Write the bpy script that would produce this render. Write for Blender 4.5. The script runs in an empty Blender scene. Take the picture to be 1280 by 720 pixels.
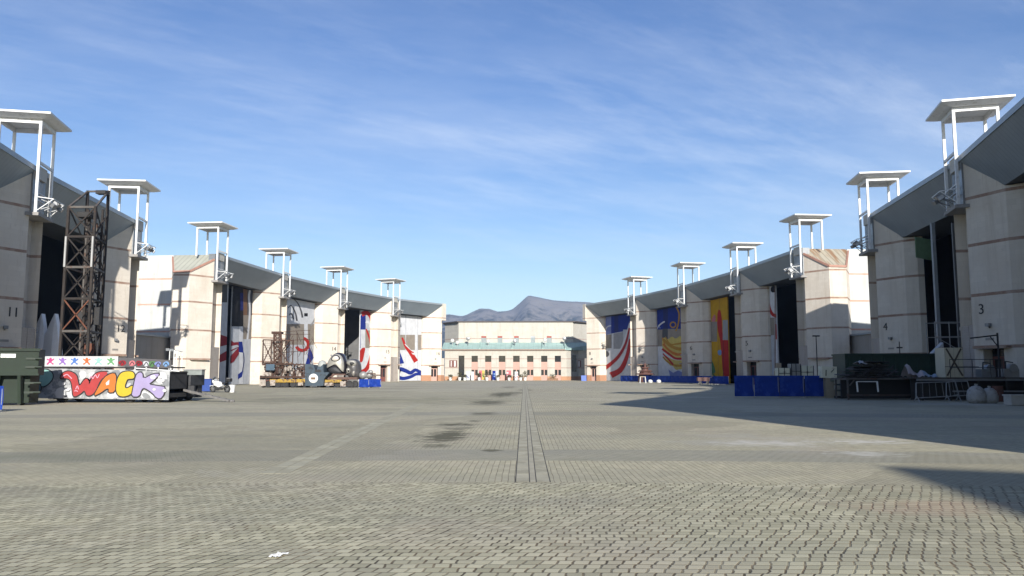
import bpy, bmesh, math, random
from mathutils import Vector, Matrix
R = math.radians
rnd = random.Random(7)
C = bpy.context.scene.collection

# ------------------------------------------------------------------ camera numbers
F = 1000.0
PITCH = math.atan(107 / F)
YAW = math.atan(15 / F * math.cos(PITCH))
EYE = 1.7
FW = Vector((-math.sin(YAW) * math.cos(PITCH), math.cos(YAW) * math.cos(PITCH), math.sin(PITCH)))
RT = Vector((math.cos(YAW), math.sin(YAW), 0))
UP = Vector((math.sin(YAW) * math.sin(PITCH), -math.cos(YAW) * math.sin(PITCH), math.cos(PITCH)))


def ray(px, py):
    return FW + RT * ((px - 640) / F) + UP * ((360 - py) / F)


def atY(px, py, Y):                       # survey helper: a point of the place at distance Y
    d = ray(px, py)
    t = Y / d.y
    return Vector((d.x * t, Y, EYE + d.z * t))


def gnd(px, py):
    d = ray(px, py)
    t = -EYE / d.z
    return Vector((d.x * t, d.y * t, 0))


# ------------------------------------------------------------------ materials
MATS = {}
ALB = 0.72         # the picture is exposed for the shade: keep paints at honest mid values


def newmat(name):
    m = bpy.data.materials.new(name)
    m.use_nodes = True
    nt = m.node_tree
    return m, nt, nt.nodes['Principled BSDF']


def M(name, col, rough=0.75, metal=0.0, var=0.14, scale=2.0, bump=0.0, col2=None, thr=None):
    """a plain surface with mottled tone; col2/thr: patches of a second colour (rust, dirt, peeled paint)"""
    if name in MATS:
        return MATS[name]
    if not name.startswith(("mural", "keep")):
        col = tuple(c * ALB for c in col)
        col2 = tuple(c * ALB for c in col2) if col2 else None
    m, nt, b = newmat(name)
    N, Lk = nt.nodes, nt.links
    tc = N.new('ShaderNodeTexCoord')
    no = N.new('ShaderNodeTexNoise')
    no.inputs['Scale'].default_value = scale
    no.inputs['Detail'].default_value = 6
    no.inputs['Roughness'].default_value = 0.65
    Lk.new(tc.outputs['Object'], no.inputs['Vector'])
    r = N.new('ShaderNodeValToRGB')
    r.color_ramp.elements[0].position = 0.3
    r.color_ramp.elements[1].position = 0.7
    r.color_ramp.elements[0].color = tuple(c * (1 - var) for c in col) + (1,)
    r.color_ramp.elements[1].color = tuple(min(1, c * (1 + var)) for c in col) + (1,)
    Lk.new(no.outputs['Fac'], r.inputs['Fac'])
    out = r.outputs['Color']
    if col2:
        n2 = N.new('ShaderNodeTexNoise')
        n2.inputs['Scale'].default_value = scale * 1.7
        n2.inputs['Detail'].default_value = 8
        n2.inputs['Roughness'].default_value = 0.7
        mp = N.new('ShaderNodeVectorMath')
        mp.operation = 'ADD'
        mp.inputs[1].default_value = (13.1, 7.7, 3.3)
        Lk.new(tc.outputs['Object'], mp.inputs[0])
        Lk.new(mp.outputs[0], n2.inputs['Vector'])
        mr = N.new('ShaderNodeMapRange')
        mr.inputs['From Min'].default_value = thr - 0.03
        mr.inputs['From Max'].default_value = thr + 0.03
        Lk.new(n2.outputs['Fac'], mr.inputs['Value'])
        mx = N.new('ShaderNodeMix')
        mx.data_type = 'RGBA'
        Lk.new(mr.outputs['Result'], mx.inputs['Factor'])
        Lk.new(out, mx.inputs['A'])
        mx.inputs['B'].default_value = tuple(col2) + (1,)
        out = mx.outputs['Result']
    Lk.new(out, b.inputs['Base Color'])
    b.inputs['Roughness'].default_value = rough
    b.inputs['Metallic'].default_value = metal
    if bump:
        bp = N.new('ShaderNodeBump')
        bp.inputs['Strength'].default_value = bump
        bp.inputs['Distance'].default_value = 0.03
        Lk.new(no.outputs['Fac'], bp.inputs['Height'])
        Lk.new(bp.outputs['Normal'], b.inputs['Normal'])
    MATS[name] = m
    return m


def math_node(nt, op, a, b=None, c=None):
    n = nt.nodes.new('ShaderNodeMath')
    n.operation = op
    for i, v in enumerate((a, b, c)):
        if v is None:
            continue
        if isinstance(v, (int, float)):
            n.inputs[i].default_value = v
        else:
            nt.links.new(v, n.inputs[i])
    return n.outputs[0]


def mixc(nt, fac, a, b):
    n = nt.nodes.new('ShaderNodeMix')
    n.data_type = 'RGBA'
    for key, v in (('Factor', fac), ('A', a), ('B', b)):
        if isinstance(v, (int, float)):
            n.inputs[key].default_value = v
        elif isinstance(v, tuple):
            n.inputs[key].default_value = v + (1,) if len(v) == 3 else v
        else:
            nt.links.new(v, n.inputs[key])
    return n.outputs['Result']


def noise(nt, vec, scale, detail=4, rough=0.6):
    n = nt.nodes.new('ShaderNodeTexNoise')
    n.inputs['Scale'].default_value = scale
    n.inputs['Detail'].default_value = detail
    n.inputs['Roughness'].default_value = rough
    nt.links.new(vec, n.inputs['Vector'])
    return n.outputs['Fac']


def maprange(nt, v, a, b, c=0.0, d=1.0):
    n = nt.nodes.new('ShaderNodeMapRange')
    n.inputs['From Min'].default_value = a
    n.inputs['From Max'].default_value = b
    n.inputs['To Min'].default_value = c
    n.inputs['To Max'].default_value = d
    nt.links.new(v, n.inputs['Value'])
    return n.outputs['Result']


def comb(nt, x, y, z=0.0):
    n = nt.nodes.new('ShaderNodeCombineXYZ')
    for i, v in enumerate((x, y, z)):
        if isinstance(v, (int, float)):
            n.inputs[i].default_value = v
        else:
            nt.links.new(v, n.inputs[i])
    return n.outputs[0]


STRIPES = (3.62, 7.45, 11.2, 14.75)


def wall_mat(name, base, stripe=(0.25, 0.15, 0.105), block=(0.6, 0.4), stripes=STRIPES, plinth=None, w=0.115, joint=0.9):
    """rendered split-face block with narrow terracotta string courses"""
    m, nt, b = newmat(name)
    N, Lk = nt.nodes, nt.links
    tc = N.new('ShaderNodeTexCoord')
    sp = N.new('ShaderNodeSeparateXYZ')
    Lk.new(tc.outputs['Object'], sp.inputs[0])
    x, y, z = sp.outputs
    along = math_node(nt, 'ADD', math_node(nt, 'MULTIPLY', x, 0.83), math_node(nt, 'MULTIPLY', y, 0.71))
    br = N.new('ShaderNodeTexBrick')
    Lk.new(comb(nt, along, z), br.inputs['Vector'])
    br.inputs['Scale'].default_value = 1.0
    br.inputs['Brick Width'].default_value = block[0]
    br.inputs['Row Height'].default_value = block[1]
    br.inputs['Mortar Size'].default_value = 0.008
    br.inputs['Mortar Smooth'].default_value = 0.3
    br.inputs['Color1'].default_value = tuple(c * 1.04 for c in base) + (1,)
    br.inputs['Color2'].default_value = tuple(c * 0.95 for c in base) + (1,)
    br.inputs['Mortar'].default_value = tuple(c * joint * 0.94 for c in base) + (1,)
    n1 = noise(nt, tc.outputs['Object'], 0.35, 6, 0.65)
    col = mixc(nt, maprange(nt, n1, 0.35, 0.7), br.outputs['Color'], tuple(c * k for c, k in zip(base, (0.90, 0.87, 0.84))))
    # rain streaks: noise stretched down the wall
    st = noise(nt, comb(nt, math_node(nt, 'MULTIPLY', along, 1.6), math_node(nt, 'MULTIPLY', z, 0.12)), 1.0, 5, 0.6)
    col = mixc(nt, maprange(nt, st, 0.52, 0.74, 0, 0.5), col, tuple(c * k for c, k in zip(base, (0.66, 0.61, 0.55))))
    st2 = noise(nt, comb(nt, math_node(nt, 'MULTIPLY', along, 5.0), math_node(nt, 'MULTIPLY', z, 0.22)), 1.0, 5, 0.65)
    col = mixc(nt, maprange(nt, st2, 0.58, 0.76, 0, 0.5), col, tuple(c * k for c, k in zip(base, (0.58, 0.50, 0.42))))
    # soiling near the ground and scuffed patches
    sc_ = noise(nt, tc.outputs['Object'], 1.4, 7, 0.7)
    low_ = math_node(nt, 'ADD', sc_, maprange(nt, z, 0.0, 2.6, 0.16, 0.0))
    col = mixc(nt, maprange(nt, low_, 0.60, 0.74, 0, 0.45), col, tuple(c * 0.6 for c in base))
    mask = None
    for s in stripes:
        d = math_node(nt, 'ABSOLUTE', math_node(nt, 'SUBTRACT', z, s))
        k = math_node(nt, 'LESS_THAN', d, w)
        mask = k if mask is None else math_node(nt, 'MAXIMUM', mask, k)
    if mask is not None:
        n3 = noise(nt, tc.outputs['Object'], 1.2, 4)
        col = mixc(nt, math_node(nt, 'MULTIPLY', mask, maprange(nt, n3, 0.3, 0.6, 0.6, 0.95)), col, stripe)
    if plinth:
        col = mixc(nt, math_node(nt, 'LESS_THAN', z, plinth[1]), col, plinth[0])
    Lk.new(col, b.inputs['Base Color'])
    b.inputs['Roughness'].default_value = 0.9
    bp = N.new('ShaderNodeBump')
    bp.inputs['Strength'].default_value = 0.25
    bp.inputs['Distance'].default_value = 0.02
    n4 = noise(nt, tc.outputs['Object'], 14, 3)
    Lk.new(math_node(nt, 'ADD', n4, math_node(nt, 'MULTIPLY', br.outputs['Fac'], -0.7)), bp.inputs['Height'])
    Lk.new(bp.outputs['Normal'], b.inputs['Normal'])
    MATS[name] = m
    return m


def seam_mat(name, col, pitch=0.6, axis=0, dark=0.7, rough=0.55, metal=0.3, width=0.03, rust=None):
    """sheet metal with standing seams across one local axis"""
    m, nt, b = newmat(name)
    N, Lk = nt.nodes, nt.links
    tc = N.new('ShaderNodeTexCoord')
    sp = N.new('ShaderNodeSeparateXYZ')
    Lk.new(tc.outputs['Object'], sp.inputs[0])
    a = sp.outputs[axis]
    fr = math_node(nt, 'FRACT', math_node(nt, 'DIVIDE', a, pitch))
    seam = math_node(nt, 'LESS_THAN', fr, width / pitch)
    n1 = noise(nt, tc.outputs['Object'], 0.5, 6)
    c = mixc(nt, maprange(nt, n1, 0.3, 0.7), tuple(x * 0.9 for x in col), tuple(x * 1.1 for x in col))
    c = mixc(nt, seam, c, tuple(x * dark for x in col))
    if rust:
        n2 = noise(nt, comb(nt, math_node(nt, 'MULTIPLY', a, 1.4), math_node(nt, 'MULTIPLY', sp.outputs[2], 0.35)), 1.0, 6)
        c = mixc(nt, maprange(nt, n2, 0.47, 0.6, 0, 0.85), c, rust)
    Lk.new(c, b.inputs['Base Color'])
    b.inputs['Roughness'].default_value = rough
    b.inputs['Metallic'].default_value = metal
    bp = N.new('ShaderNodeBump')
    bp.inputs['Strength'].default_value = 0.4
    bp.inputs['Distance'].default_value = 0.03
    Lk.new(seam, bp.inputs['Height'])
    Lk.new(bp.outputs['Normal'], b.inputs['Normal'])
    MATS[name] = m
    return m


# ------------------------------------------------------------------ mesh builder
class MB:
    def __init__(s):
        s.v, s.f, s.m = [], [], []
        s.cur = 0

    def add(s, vs, fs):
        o = len(s.v)
        s.v += [tuple(v) for v in vs]
        s.f += [tuple(i + o for i in f) for f in fs]
        s.m += [s.cur] * len(fs)
        return s

    def mat(s, i):
        s.cur = i
        return s

    def box(s, x0, x1, y0, y1, z0, z1):
        return s.add([(x0, y0, z0), (x1, y0, z0), (x1, y1, z0), (x0, y1, z0), (x0, y0, z1), (x1, y0, z1), (x1, y1, z1), (x0, y1, z1)],
                     [(0, 3, 2, 1), (4, 5, 6, 7), (0, 1, 5, 4), (1, 2, 6, 5), (2, 3, 7, 6), (3, 0, 4, 7)])

    def obox(s, c, sx, sy, sz, rz=0.0, rx=0.0, ry=0.0):
        mt = Matrix.Translation(Vector(c)) @ Matrix.Rotation(rz, 4, 'Z') @ Matrix.Rotation(ry, 4, 'Y') @ Matrix.Rotation(rx, 4, 'X')
        vs = [mt @ Vector((a * sx / 2, b * sy / 2, d * sz / 2)) for d in (-1, 1) for a, b in ((-1, -1), (1, -1), (1, 1), (-1, 1))]
        return s.add(vs, [(0, 3, 2, 1), (4, 5, 6, 7), (0, 1, 5, 4), (1, 2, 6, 5), (2, 3, 7, 6), (3, 0, 4, 7)])

    def bar(s, p, q, w, h=None):
        p, q = Vector(p), Vector(q)
        h = h or w
        d = (q - p)
        if d.length < 1e-6:
            return s
        d.normalize()
        a = d.cross(Vector((0, 0, 1)))
        if a.length < 1e-3:
            a = Vector((1, 0, 0))
        a.normalize()
        b = a.cross(d)
        a, b = a * w / 2, b * h / 2
        vs = [p - a - b, p + a - b, p + a + b, p - a + b, q - a - b, q + a - b, q + a + b, q - a + b]
        return s.add(vs, [(0, 3, 2, 1), (4, 5, 6, 7), (0, 1, 5, 4), (1, 2, 6, 5), (2, 3, 7, 6), (3, 0, 4, 7)])

    def tube(s, p, q, r, r2=None, n=8):
        p, q = Vector(p), Vector(q)
        r2 = r if r2 is None else r2
        d = (q - p).normalized()
        a = d.cross(Vector((0, 0, 1)))
        if a.length < 1e-3:
            a = Vector((1, 0, 0))
        a.normalize()
        b = a.cross(d)
        vs = []
        for c, rr in ((p, r), (q, r2)):
            for i in range(n):
                t = 2 * math.pi * i / n
                vs.append(c + a * rr * math.cos(t) + b * rr * math.sin(t))
        fs = [(i, (i + 1) % n, n + (i + 1) % n, n + i) for i in range(n)]
        fs += [tuple(range(n - 1, -1, -1)), tuple(range(n, 2 * n))]
        return s.add(vs, fs)

    def prism(s, poly, z0, z1):
        """poly: [(x,y)]; z0/z1 a number or a list per vertex"""
        n = len(poly)
        zb = z0 if isinstance(z0, (list, tuple)) else [z0] * n
        zt = z1 if isinstance(z1, (list, tuple)) else [z1] * n
        vs = [(p[0], p[1], zb[i]) for i, p in enumerate(poly)] + [(p[0], p[1], zt[i]) for i, p in enumerate(poly)]
        fs = [tuple(range(n - 1, -1, -1)), tuple(range(n, 2 * n))] + [(i, (i + 1) % n, n + (i + 1) % n, n + i) for i in range(n)]
        return s.add(vs, fs)

    def lathe(s, prof, c=(0, 0, 0), n=16, axis='z', sx=1, sy=1):
        vs, fs = [], []
        for r, z in prof:
            for i in range(n):
                t = 2 * math.pi * i / n
                a, b = r * math.cos(t) * sx, r * math.sin(t) * sy
                p = {'z': (a, b, z), 'x': (z, a, b), 'y': (a, z, b)}[axis]
                vs.append((p[0] + c[0], p[1] + c[1], p[2] + c[2]))
        for k in range(len(prof) - 1):
            for i in range(n):
                j = (i + 1) % n
                fs.append((k * n + i, k * n + j, (k + 1) * n + j, (k + 1) * n + i))
        fs.append(tuple(range(n - 1, -1, -1)))
        fs.append(tuple(range((len(prof) - 1) * n, len(prof) * n)))
        return s.add(vs, fs)

    def ball(s, c, r, rz=None, n=14, jit=0.0):
        rz = rz or r
        vs, fs = [], []
        k = n // 2
        for j in range(1, k):
            ph = math.pi * j / k
            for i in range(n):
                t = 2 * math.pi * i / n
                q = 1 + rnd.uniform(-jit, jit)
                vs.append((c[0] + r * q * math.sin(ph) * math.cos(t), c[1] + r * q * math.sin(ph) * math.sin(t), c[2] + rz * q * math.cos(ph)))
        vs += [(c[0], c[1], c[2] + rz), (c[0], c[1], c[2] - rz)]
        for j in range(k - 2):
            for i in range(n):
                fs.append((j * n + i, (j + 1) * n + i, (j + 1) * n + (i + 1) % n, j * n + (i + 1) % n))
        t, bq = len(vs) - 2, len(vs) - 1
        for i in range(n):
            fs.append((t, i, (i + 1) % n))
            fs.append((bq, (k - 2) * n + (i + 1) % n, (k - 2) * n + i))
        return s.add(vs, fs)

    def build(s, name, mats, parent=None, smooth=False, recalc=True, bevel=0.0, loc=None):
        me = bpy.data.meshes.new(name)
        me.from_pydata([tuple(v) for v in s.v], [], s.f)
        if not isinstance(mats, (list, tuple)):
            mats = [mats]
        for m in mats:
            me.materials.append(m)
        me.polygons.foreach_set('material_index', s.m)
        if recalc:
            bm = bmesh.new()
            bm.from_mesh(me)
            bmesh.ops.recalc_face_normals(bm, faces=bm.faces)
            bm.to_mesh(me)
            bm.free()
        if smooth:
            me.polygons.foreach_set('use_smooth', [True] * len(me.polygons))
        me.update()
        o = bpy.data.objects.new(name, me)
        C.objects.link(o)
        if parent:
            o.parent = parent
        if loc is not None:
            o.location = loc
        if bevel:
            md = o.modifiers.new('edge', 'BEVEL')
            md.width = bevel
            md.segments = 2
            md.limit_method = 'ANGLE'
        return o


def thing(name, label, cat, loc=(0, 0, 0), rz=0.0, group=None):
    o = bpy.data.objects.new(name, None)
    o.empty_display_size = 0.3
    C.objects.link(o)
    o.location = loc
    o.rotation_euler = (0, 0, rz)
    return tag(o, label, cat, group)


def tag(o, label=None, cat=None, group=None, kind=None):
    if label:
        o['label'] = label
    if cat:
        o['category'] = cat
    if group:
        o['group'] = group
    if kind:
        o['kind'] = kind
    return o


def copy_tree(o, parent=None, label=None):
    c = o.copy()
    C.objects.link(c)
    c.parent = parent
    if label:
        c['label'] = label
    for ch in [q for q in bpy.data.objects if q.parent == o]:
        copy_tree(ch, c)
    return c


# ------------------------------------------------------------------ palette
CREAM = wall_mat('cream_block', (0.60, 0.55, 0.475))
CREAM_P = wall_mat('cream_block_terracotta_foot', (0.60, 0.55, 0.475), plinth=((0.36, 0.19, 0.11), 1.35))
GREYBLOCK = wall_mat('grey_block', (0.36, 0.32, 0.28), stripes=(), block=(0.4, 0.2), joint=0.75)
WHITEPANEL = wall_mat('white_sandwich_panel', (0.50, 0.52, 0.505), stripe=(0.5, 0.26, 0.19), block=(30.0, 1.25), joint=0.72)
DIRTYPANEL = wall_mat('old_grey_render', (0.29, 0.27, 0.24), stripes=(), block=(3.0, 6.0))
FASCIA = seam_mat('fascia_metal', (0.205, 0.25, 0.295), pitch=0.55, dark=0.62, rough=0.5, metal=0.25)
COPING = M('coping_metal', (0.42, 0.46, 0.49), 0.45, 0.3, 0.06)
SOFFIT = M('soffit_metal', (0.11, 0.12, 0.13), 0.6, 0.2, 0.1)
ROOFM = M('roof_membrane', (0.3, 0.3, 0.3), 0.9)
PALEROOF = seam_mat('pale_sheet_roof', (0.40, 0.40, 0.33), pitch=0.7, axis=1, dark=0.7, rough=0.6, metal=0.1, width=0.12)
RUSTROOF = seam_mat('rusty_sheet_roof', (0.42, 0.38, 0.29), pitch=0.7, axis=1, dark=0.55, rough=0.6, metal=0.1, width=0.12, rust=(0.25, 0.125, 0.05))
INNERSHADE = M('hangar_inner_shade', (0.03, 0.03, 0.032), 0.9, 0, 0.2, 0.4)  # interior gloom put into the wall colour so open doors look black
INNERPALE = M('hangar_inner_pale', (0.20, 0.20, 0.20), 0.9, 0, 0.2, 0.4)  # same walls without the painted-in gloom, where sunlight falls inside
WHITE = M('white_paint', (0.92, 0.93, 0.92), 0.5, 0, 0.06, 1.5, col2=(0.72, 0.70, 0.66), thr=0.6)
GALV = M('galvanised', (0.42, 0.43, 0.44), 0.45, 0.5, 0.15, 4)
LAMPG = M('lamp_grey', (0.33, 0.34, 0.35), 0.4, 0.5, 0.15, 4)
BLACK = M('black_paint', (0.018, 0.018, 0.02), 0.6, 0, 0.2)
DARK = M('dark_void_steel', (0.035, 0.034, 0.034), 0.8, 0, 0.3)
GLASS = M('dark_glass', (0.03, 0.032, 0.035), 0.12, 0, 0.3, 0.8)
PINK = M('pink_render', (0.62, 0.39, 0.32), 0.9, 0, 0.07, 0.8)
DOORRED = M('door_maroon', (0.20, 0.07, 0.055), 0.5, 0, 0.1)
NUMBER = M('number_black', (0.03, 0.03, 0.03), 0.6)

PAL = {
    'white': (0.74, 0.75, 0.77), 'lgrey': (0.56, 0.58, 0.61), 'grey': (0.36, 0.36, 0.37), 'dgrey': (0.10, 0.10, 0.105),
    'black': (0.02, 0.02, 0.022), 'red': (0.50, 0.028, 0.02), 'dred': (0.27, 0.022, 0.03), 'blue': (0.016, 0.035, 0.26),
    'navy': (0.022, 0.03, 0.15), 'lav': (0.22, 0.26, 0.52), 'tan': (0.33, 0.285, 0.235), 'brown': (0.22, 0.12, 0.07),
    'yellow': (0.62, 0.35, 0.012), 'orange': (0.62, 0.20, 0.03), 'dyellow': (0.50, 0.26, 0.03), 'green': (0.10, 0.22, 0.09),
    'pink': (0.62, 0.20, 0.22), 'lyellow': (0.66, 0.52, 0.14), 'sky': (0.20, 0.36, 0.62),
}


def paint(c):
    m = M('paint_' + c, PAL[c], 0.85, 0, 0.14, 0.9)
    m.node_tree.nodes['Principled BSDF'].inputs['Specular IOR Level'].default_value = 0.12
    return m


# ------------------------------------------------------------------ hangars
HR, HF = 18.05, 15.1          # roof line, bottom of the slanted fascia
HP, DV = 4.75, 3.35            # half pier length, door plane depth
GH = 'carnival hangars round the plaza'

Ltips = [(-34.4, 41.0), (-39.1, 62.8), (-41.9, 85.2), (-42.0, 108.9), (-39.9, 132.0), (-35.3, 154.3), (-28.2, 174.2), (-18.6, 189.2)]
Rtips = [(28.2, 39.5), (33.4, 61.0), (36.0, 83.0), (36.1, 104.8), (33.9, 127.2), (29.8, 149.8), (23.3, 171.3), (14.2, 191.2)]


class Frame:
    """local frame of one bay: x along the row, v inwards"""

    def __init__(s, a, b, side):
        s.a, s.b = Vector((a[0], a[1], 0)), Vector((b[0], b[1], 0))
        d = s.b - s.a
        s.L = d.length
        s.x = d / s.L
        s.s = 1 if side == 'L' else -1
        s.inw = Vector((-s.x.y, s.x.x, 0)) * s.s
        s.rz = math.atan2(d.y, d.x)

    def hit(s, px, py, v):           # where a sight line meets the vertical plane at depth v -> (u, z)
        d = ray(px, py)
        o = Vector((0, 0, EYE))
        p0 = s.a + s.inw * v
        t = (p0 - o).dot(s.inw) / d.dot(s.inw)
        p = o + d * t
        return (p - s.a).dot(s.x), p.z


def fasz(v):
    return max(HF, HR - (HR - HF) / 2.0 * v)


RECT = (0.22, 0.72)


def half_pier(fr, end, parent, mats, door=True, plinth=False, name='pier'):
    """end=False: at the start tip, growing in +u; True: at the far tip, mirrored"""
    s = fr.s
    U = (lambda u: fr.L - u) if end else (lambda u: u)
    P = lambda q: (U(q[0]), s * q[1])
    A, B = (1.3, 0.15), (4.1, 2.0)
    top = [(0.03, 1.0), (1.3, 1.0), A, B, (HP, DV - 0.35), (HP, DV + 0.22), (0.03, DV + 0.22)]
    mb = MB()
    zt = [min(fasz(q[1]), HR) - 0.06 for q in top]
    zt[5] = zt[6] = HF - 0.06
    zt[0] = zt[1]
    mb.prism([P(q) for q in top], 3.5, zt)
    t0, t1 = RECT
    ax = Vector((B[0] - A[0], B[1] - A[1]))
    nrm = Vector((-ax.y, ax.x)).normalized()
    if nrm.y < 0:
        nrm = -nrm
    q0 = Vector(A) + ax * t0
    q1 = Vector(A) + ax * t1
    if door:
        low = [(0.03, 1.0), (1.3, 1.0), A, tuple(q0), tuple(q0 + nrm * 0.9), tuple(q1 + nrm * 0.9), tuple(q1), B, (HP, DV - 0.35), (HP, DV + 0.22), (0.03, DV + 0.22)]
    else:
        low = top
    mb.prism([P(q) for q in low], 0.0, 3.5)
    pier = mb.build(name, mats, parent)
    # brick block that fills the foot of the notch
    fb = MB()
    fb.prism([P(q) for q in ((0.03, 0.22), (1.285, 0.22), (1.285, 0.99), (0.03, 0.99))], 0.0, 5.3)
    fb.build('pier_foot', GREYBLOCK if not plinth else mats, parent)
    if door:
        hd = MB()
        c0, c1 = Vector(A) + ax * 0.1, Vector(A) + ax * 0.9
        hd.prism([P(tuple(q)) for q in (c0 - nrm * 0.55, c1 - nrm * 0.55, c1 + nrm * 0.01, c0 + nrm * 0.01)], 3.5, 3.68)
        hd.build('door_hood', mats, parent)
        lp = MB()
        pc = Vector(A) + ax * 0.42
        q_ = P(tuple(pc - nrm * 0.16))
        w0 = P(tuple(pc + nrm * 0.02))
        lp.obox((q_[0], q_[1], 5.2), 0.3, 0.3, 0.24, rz=math.atan2(ax.y, ax.x))
        lp.bar((w0[0], w0[1], 5.0), (q_[0], q_[1], 5.1), 0.08)
        lp.build('wall_lamp', LAMPG, parent)
        vt = MB()
        p0, p1 = Vector(A) + ax * 0.3, Vector(A) + ax * 0.5
        vt.prism([P(tuple(q)) for q in (p0 - nrm * 0.03, p1 - nrm * 0.03, p1 - nrm * 0.003, p0 - nrm * 0.003)], 4.1, 4.28)
        vt.build('vent_grille', M('grille_grey', (0.35, 0.33, 0.3), 0.6), parent)
        # door leaf with glazing in the recess
        e0, e1 = q0 + nrm * 0.82, q1 + nrm * 0.82
        dd = (e1 - e0)
        f = MB()
        g = MB()
        for a0, a1, z0, z1, bx in ((0.02, 0.98, 0.0, 1.0, f), (0.02, 0.98, 2.75, 2.95, f), (0.02, 0.12, 1.0, 2.75, f), (0.44, 0.56, 1.0, 2.75, f), (0.88, 0.98, 1.0, 2.75, f), (0.12, 0.44, 1.0, 2.75, g), (0.56, 0.88, 1.0, 2.75, g), (0.02, 0.98, 2.95, 3.5, g)):
            o = 0.03 if bx is g else 0.0
            p0, p1 = e0 + dd * a0 + nrm * o, e0 + dd * a1 + nrm * o
            bx.prism([P(tuple(q)) for q in (p0, p1, p1 + nrm * 0.06, p0 + nrm * 0.06)], z0, z1)
        de = f.build('entrance_door', DOORRED if not plinth else PINK, parent)
        g.build('pane', GLASS, de)
    return pier, P, Vector(A), ax, nrm


def number(fr, txt, parent):
    s = fr.s
    A, B = Vector((fr.L - 1.3, s * 0.15, 0)), Vector((fr.L - 4.1, s * 2.0, 0))
    nrm = Vector((-(B - A).y, (B - A).x, 0)).normalized()
    if nrm.y * s > 0:
        nrm = -nrm
    xd = Vector((0, 0, 1)).cross(nrm)
    cu = bpy.data.curves.new('number', 'FONT')
    cu.body = txt
    cu.size = 1.05
    cu.extrude = 0.015
    cu.align_x = 'CENTER'
    cu.materials.append(NUMBER)
    o = bpy.data.objects.new('number', cu)
    C.objects.link(o)
    c = A + (B - A) * 0.24 + nrm * 0.02
    bpy.context.view_layer.update()
    me = bpy.data.meshes.new_from_object(o.evaluated_get(bpy.context.evaluated_depsgraph_get()))
    bpy.data.objects.remove(o)
    bpy.data.curves.remove(cu)
    o = bpy.data.objects.new('number', me)
    C.objects.link(o)
    o.parent = parent
    m = Matrix((( xd.x, 0, nrm.x, c.x), (xd.y, 0, nrm.y, c.y), (0, 1, 0, 6.05), (0, 0, 0, 1)))
    o.matrix_local = m
    return o


def roof_tower(fr, u, parent, tilt=0.0):
    """white lantern on the tip: four posts, slab canopy, ledge, grey panel, floodlights"""
    s = fr.s
    mb = MB()
    w = 0.2
    for du in (-1.45, 1.45):
        for v, z0 in ((-0.35, 14.35), (2.65, 17.7)):
            mb.box(u + du - w / 2, u + du + w / 2, min(s * (v - w / 2), s * (v + w / 2)), max(s * (v - w / 2), s * (v + w / 2)), z0, 21.85)
    for v in (-0.35, 2.65):
        a, b = sorted((s * (v - 0.095), s * (v + 0.095)))
        mb.box(u - 1.35, u + 1.35, a, b, 21.5, 21.84)
    for du in (-1.45, 1.45):
        a, b = sorted((s * (-0.25), s * 2.55))
        mb.box(u + du - 0.095, u + du + 0.095, a, b, 21.5, 21.84)
    a, b = sorted((s * (-0.43), s * (-0.27)))
    mb.box(u - 1.35, u + 1.35, a, b, 18.3, 18.5)
    for zz in (15.3, 15.9):
        mb.box(u - 1.35, u + 1.35, a, b, zz, zz + 0.06)
    tw = mb.build('roof_tower', WHITE, parent)
    cn = MB()
    a, b = sorted((s * (-1.35), s * 3.6))
    n0 = 0.55
    # thin slab with a tapering underside
    v = [(u - 2.47, a, 22.07), (u + 2.47, a, 22.07), (u + 2.47, b, 22.07), (u - 2.47, b, 22.07)]
    v2 = [(p[0], p[1], 22.22) for p in v]
    v0 = [(u - 2.47 + n0, a + n0, 21.85), (u + 2.47 - n0, a + n0, 21.85), (u + 2.47 - n0, b - n0, 21.85), (u - 2.47 + n0, b - n0, 21.85)]
    cn.add(v0 + v + v2, [(3, 2, 1, 0), (8, 9, 10, 11)] + [(i, (i + 1) % 4, 4 + (i + 1) % 4, 4 + i) for i in range(4)] + [(4 + i, 4 + (i + 1) % 4, 8 + (i + 1) % 4, 8 + i) for i in range(4)])
    cn.build('canopy', WHITE, tw)
    pn = MB()
    a, b = sorted((s * 0.02, s * 0.98))
    pn.box(u - 1.29, u + 1.29, a, b, 14.36, 18.0)
    pn.build('tip_panel', LAMPG, tw)
    lb = MB()
    a, b = sorted((s * -0.2, s * 0.015))
    lb.box(u - 0.9, u + 0.9, a, b, 17.2, 18.25)
    lb.build('light_box', M('light_box_cream', (0.6, 0.57, 0.5), 0.6), tw)
    lg = MB()
    a, b = sorted((s * (-0.62), s * 0.99))
    lg.box(u - 1.62, u + 1.62, a, b, 14.08, 14.34)
    lg.build('ledge', M('ledge_grey', (0.36, 0.345, 0.33), 0.8), tw)
    for du in (-0.75, 0.0, 0.75):
        fl = MB()
        c = (u + du, s * -1.35, 15.15 + 0.15 * math.cos(du * 3))
        fl.obox(c, 0.5, 0.42, 0.3, rx=s * 0.6, rz=du * 0.3)
        fl.bar((u + du, s * -0.36, 14.7), c, 0.07)
        fl.bar((u + du, s * -0.36, 15.6), c, 0.05)
        fl.build('floodlight', LAMPG, tw)
    fb = MB()
    fb.bar((u - 1.4, s * -0.4, 15.6), (u - 1.2, s * -1.5, 15.5), 0.06)
    fb.bar((u + 1.4, s * -0.4, 15.6), (u + 1.2, s * -1.5, 15.5), 0.06)
    fb.bar((u - 1.2, s * -1.5, 15.5), (u + 1.2, s * -1.5, 15.5), 0.06)
    fb.bar((u - 1.4, s * -0.4, 14.5), (u - 1.2, s * -1.5, 15.5), 0.05)
    fb.bar((u + 1.4, s * -0.4, 14.5), (u + 1.2, s * -1.5, 15.5), 0.05)
    fb.build('lamp_bracket', WHITE, tw)
    return tw


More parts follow.
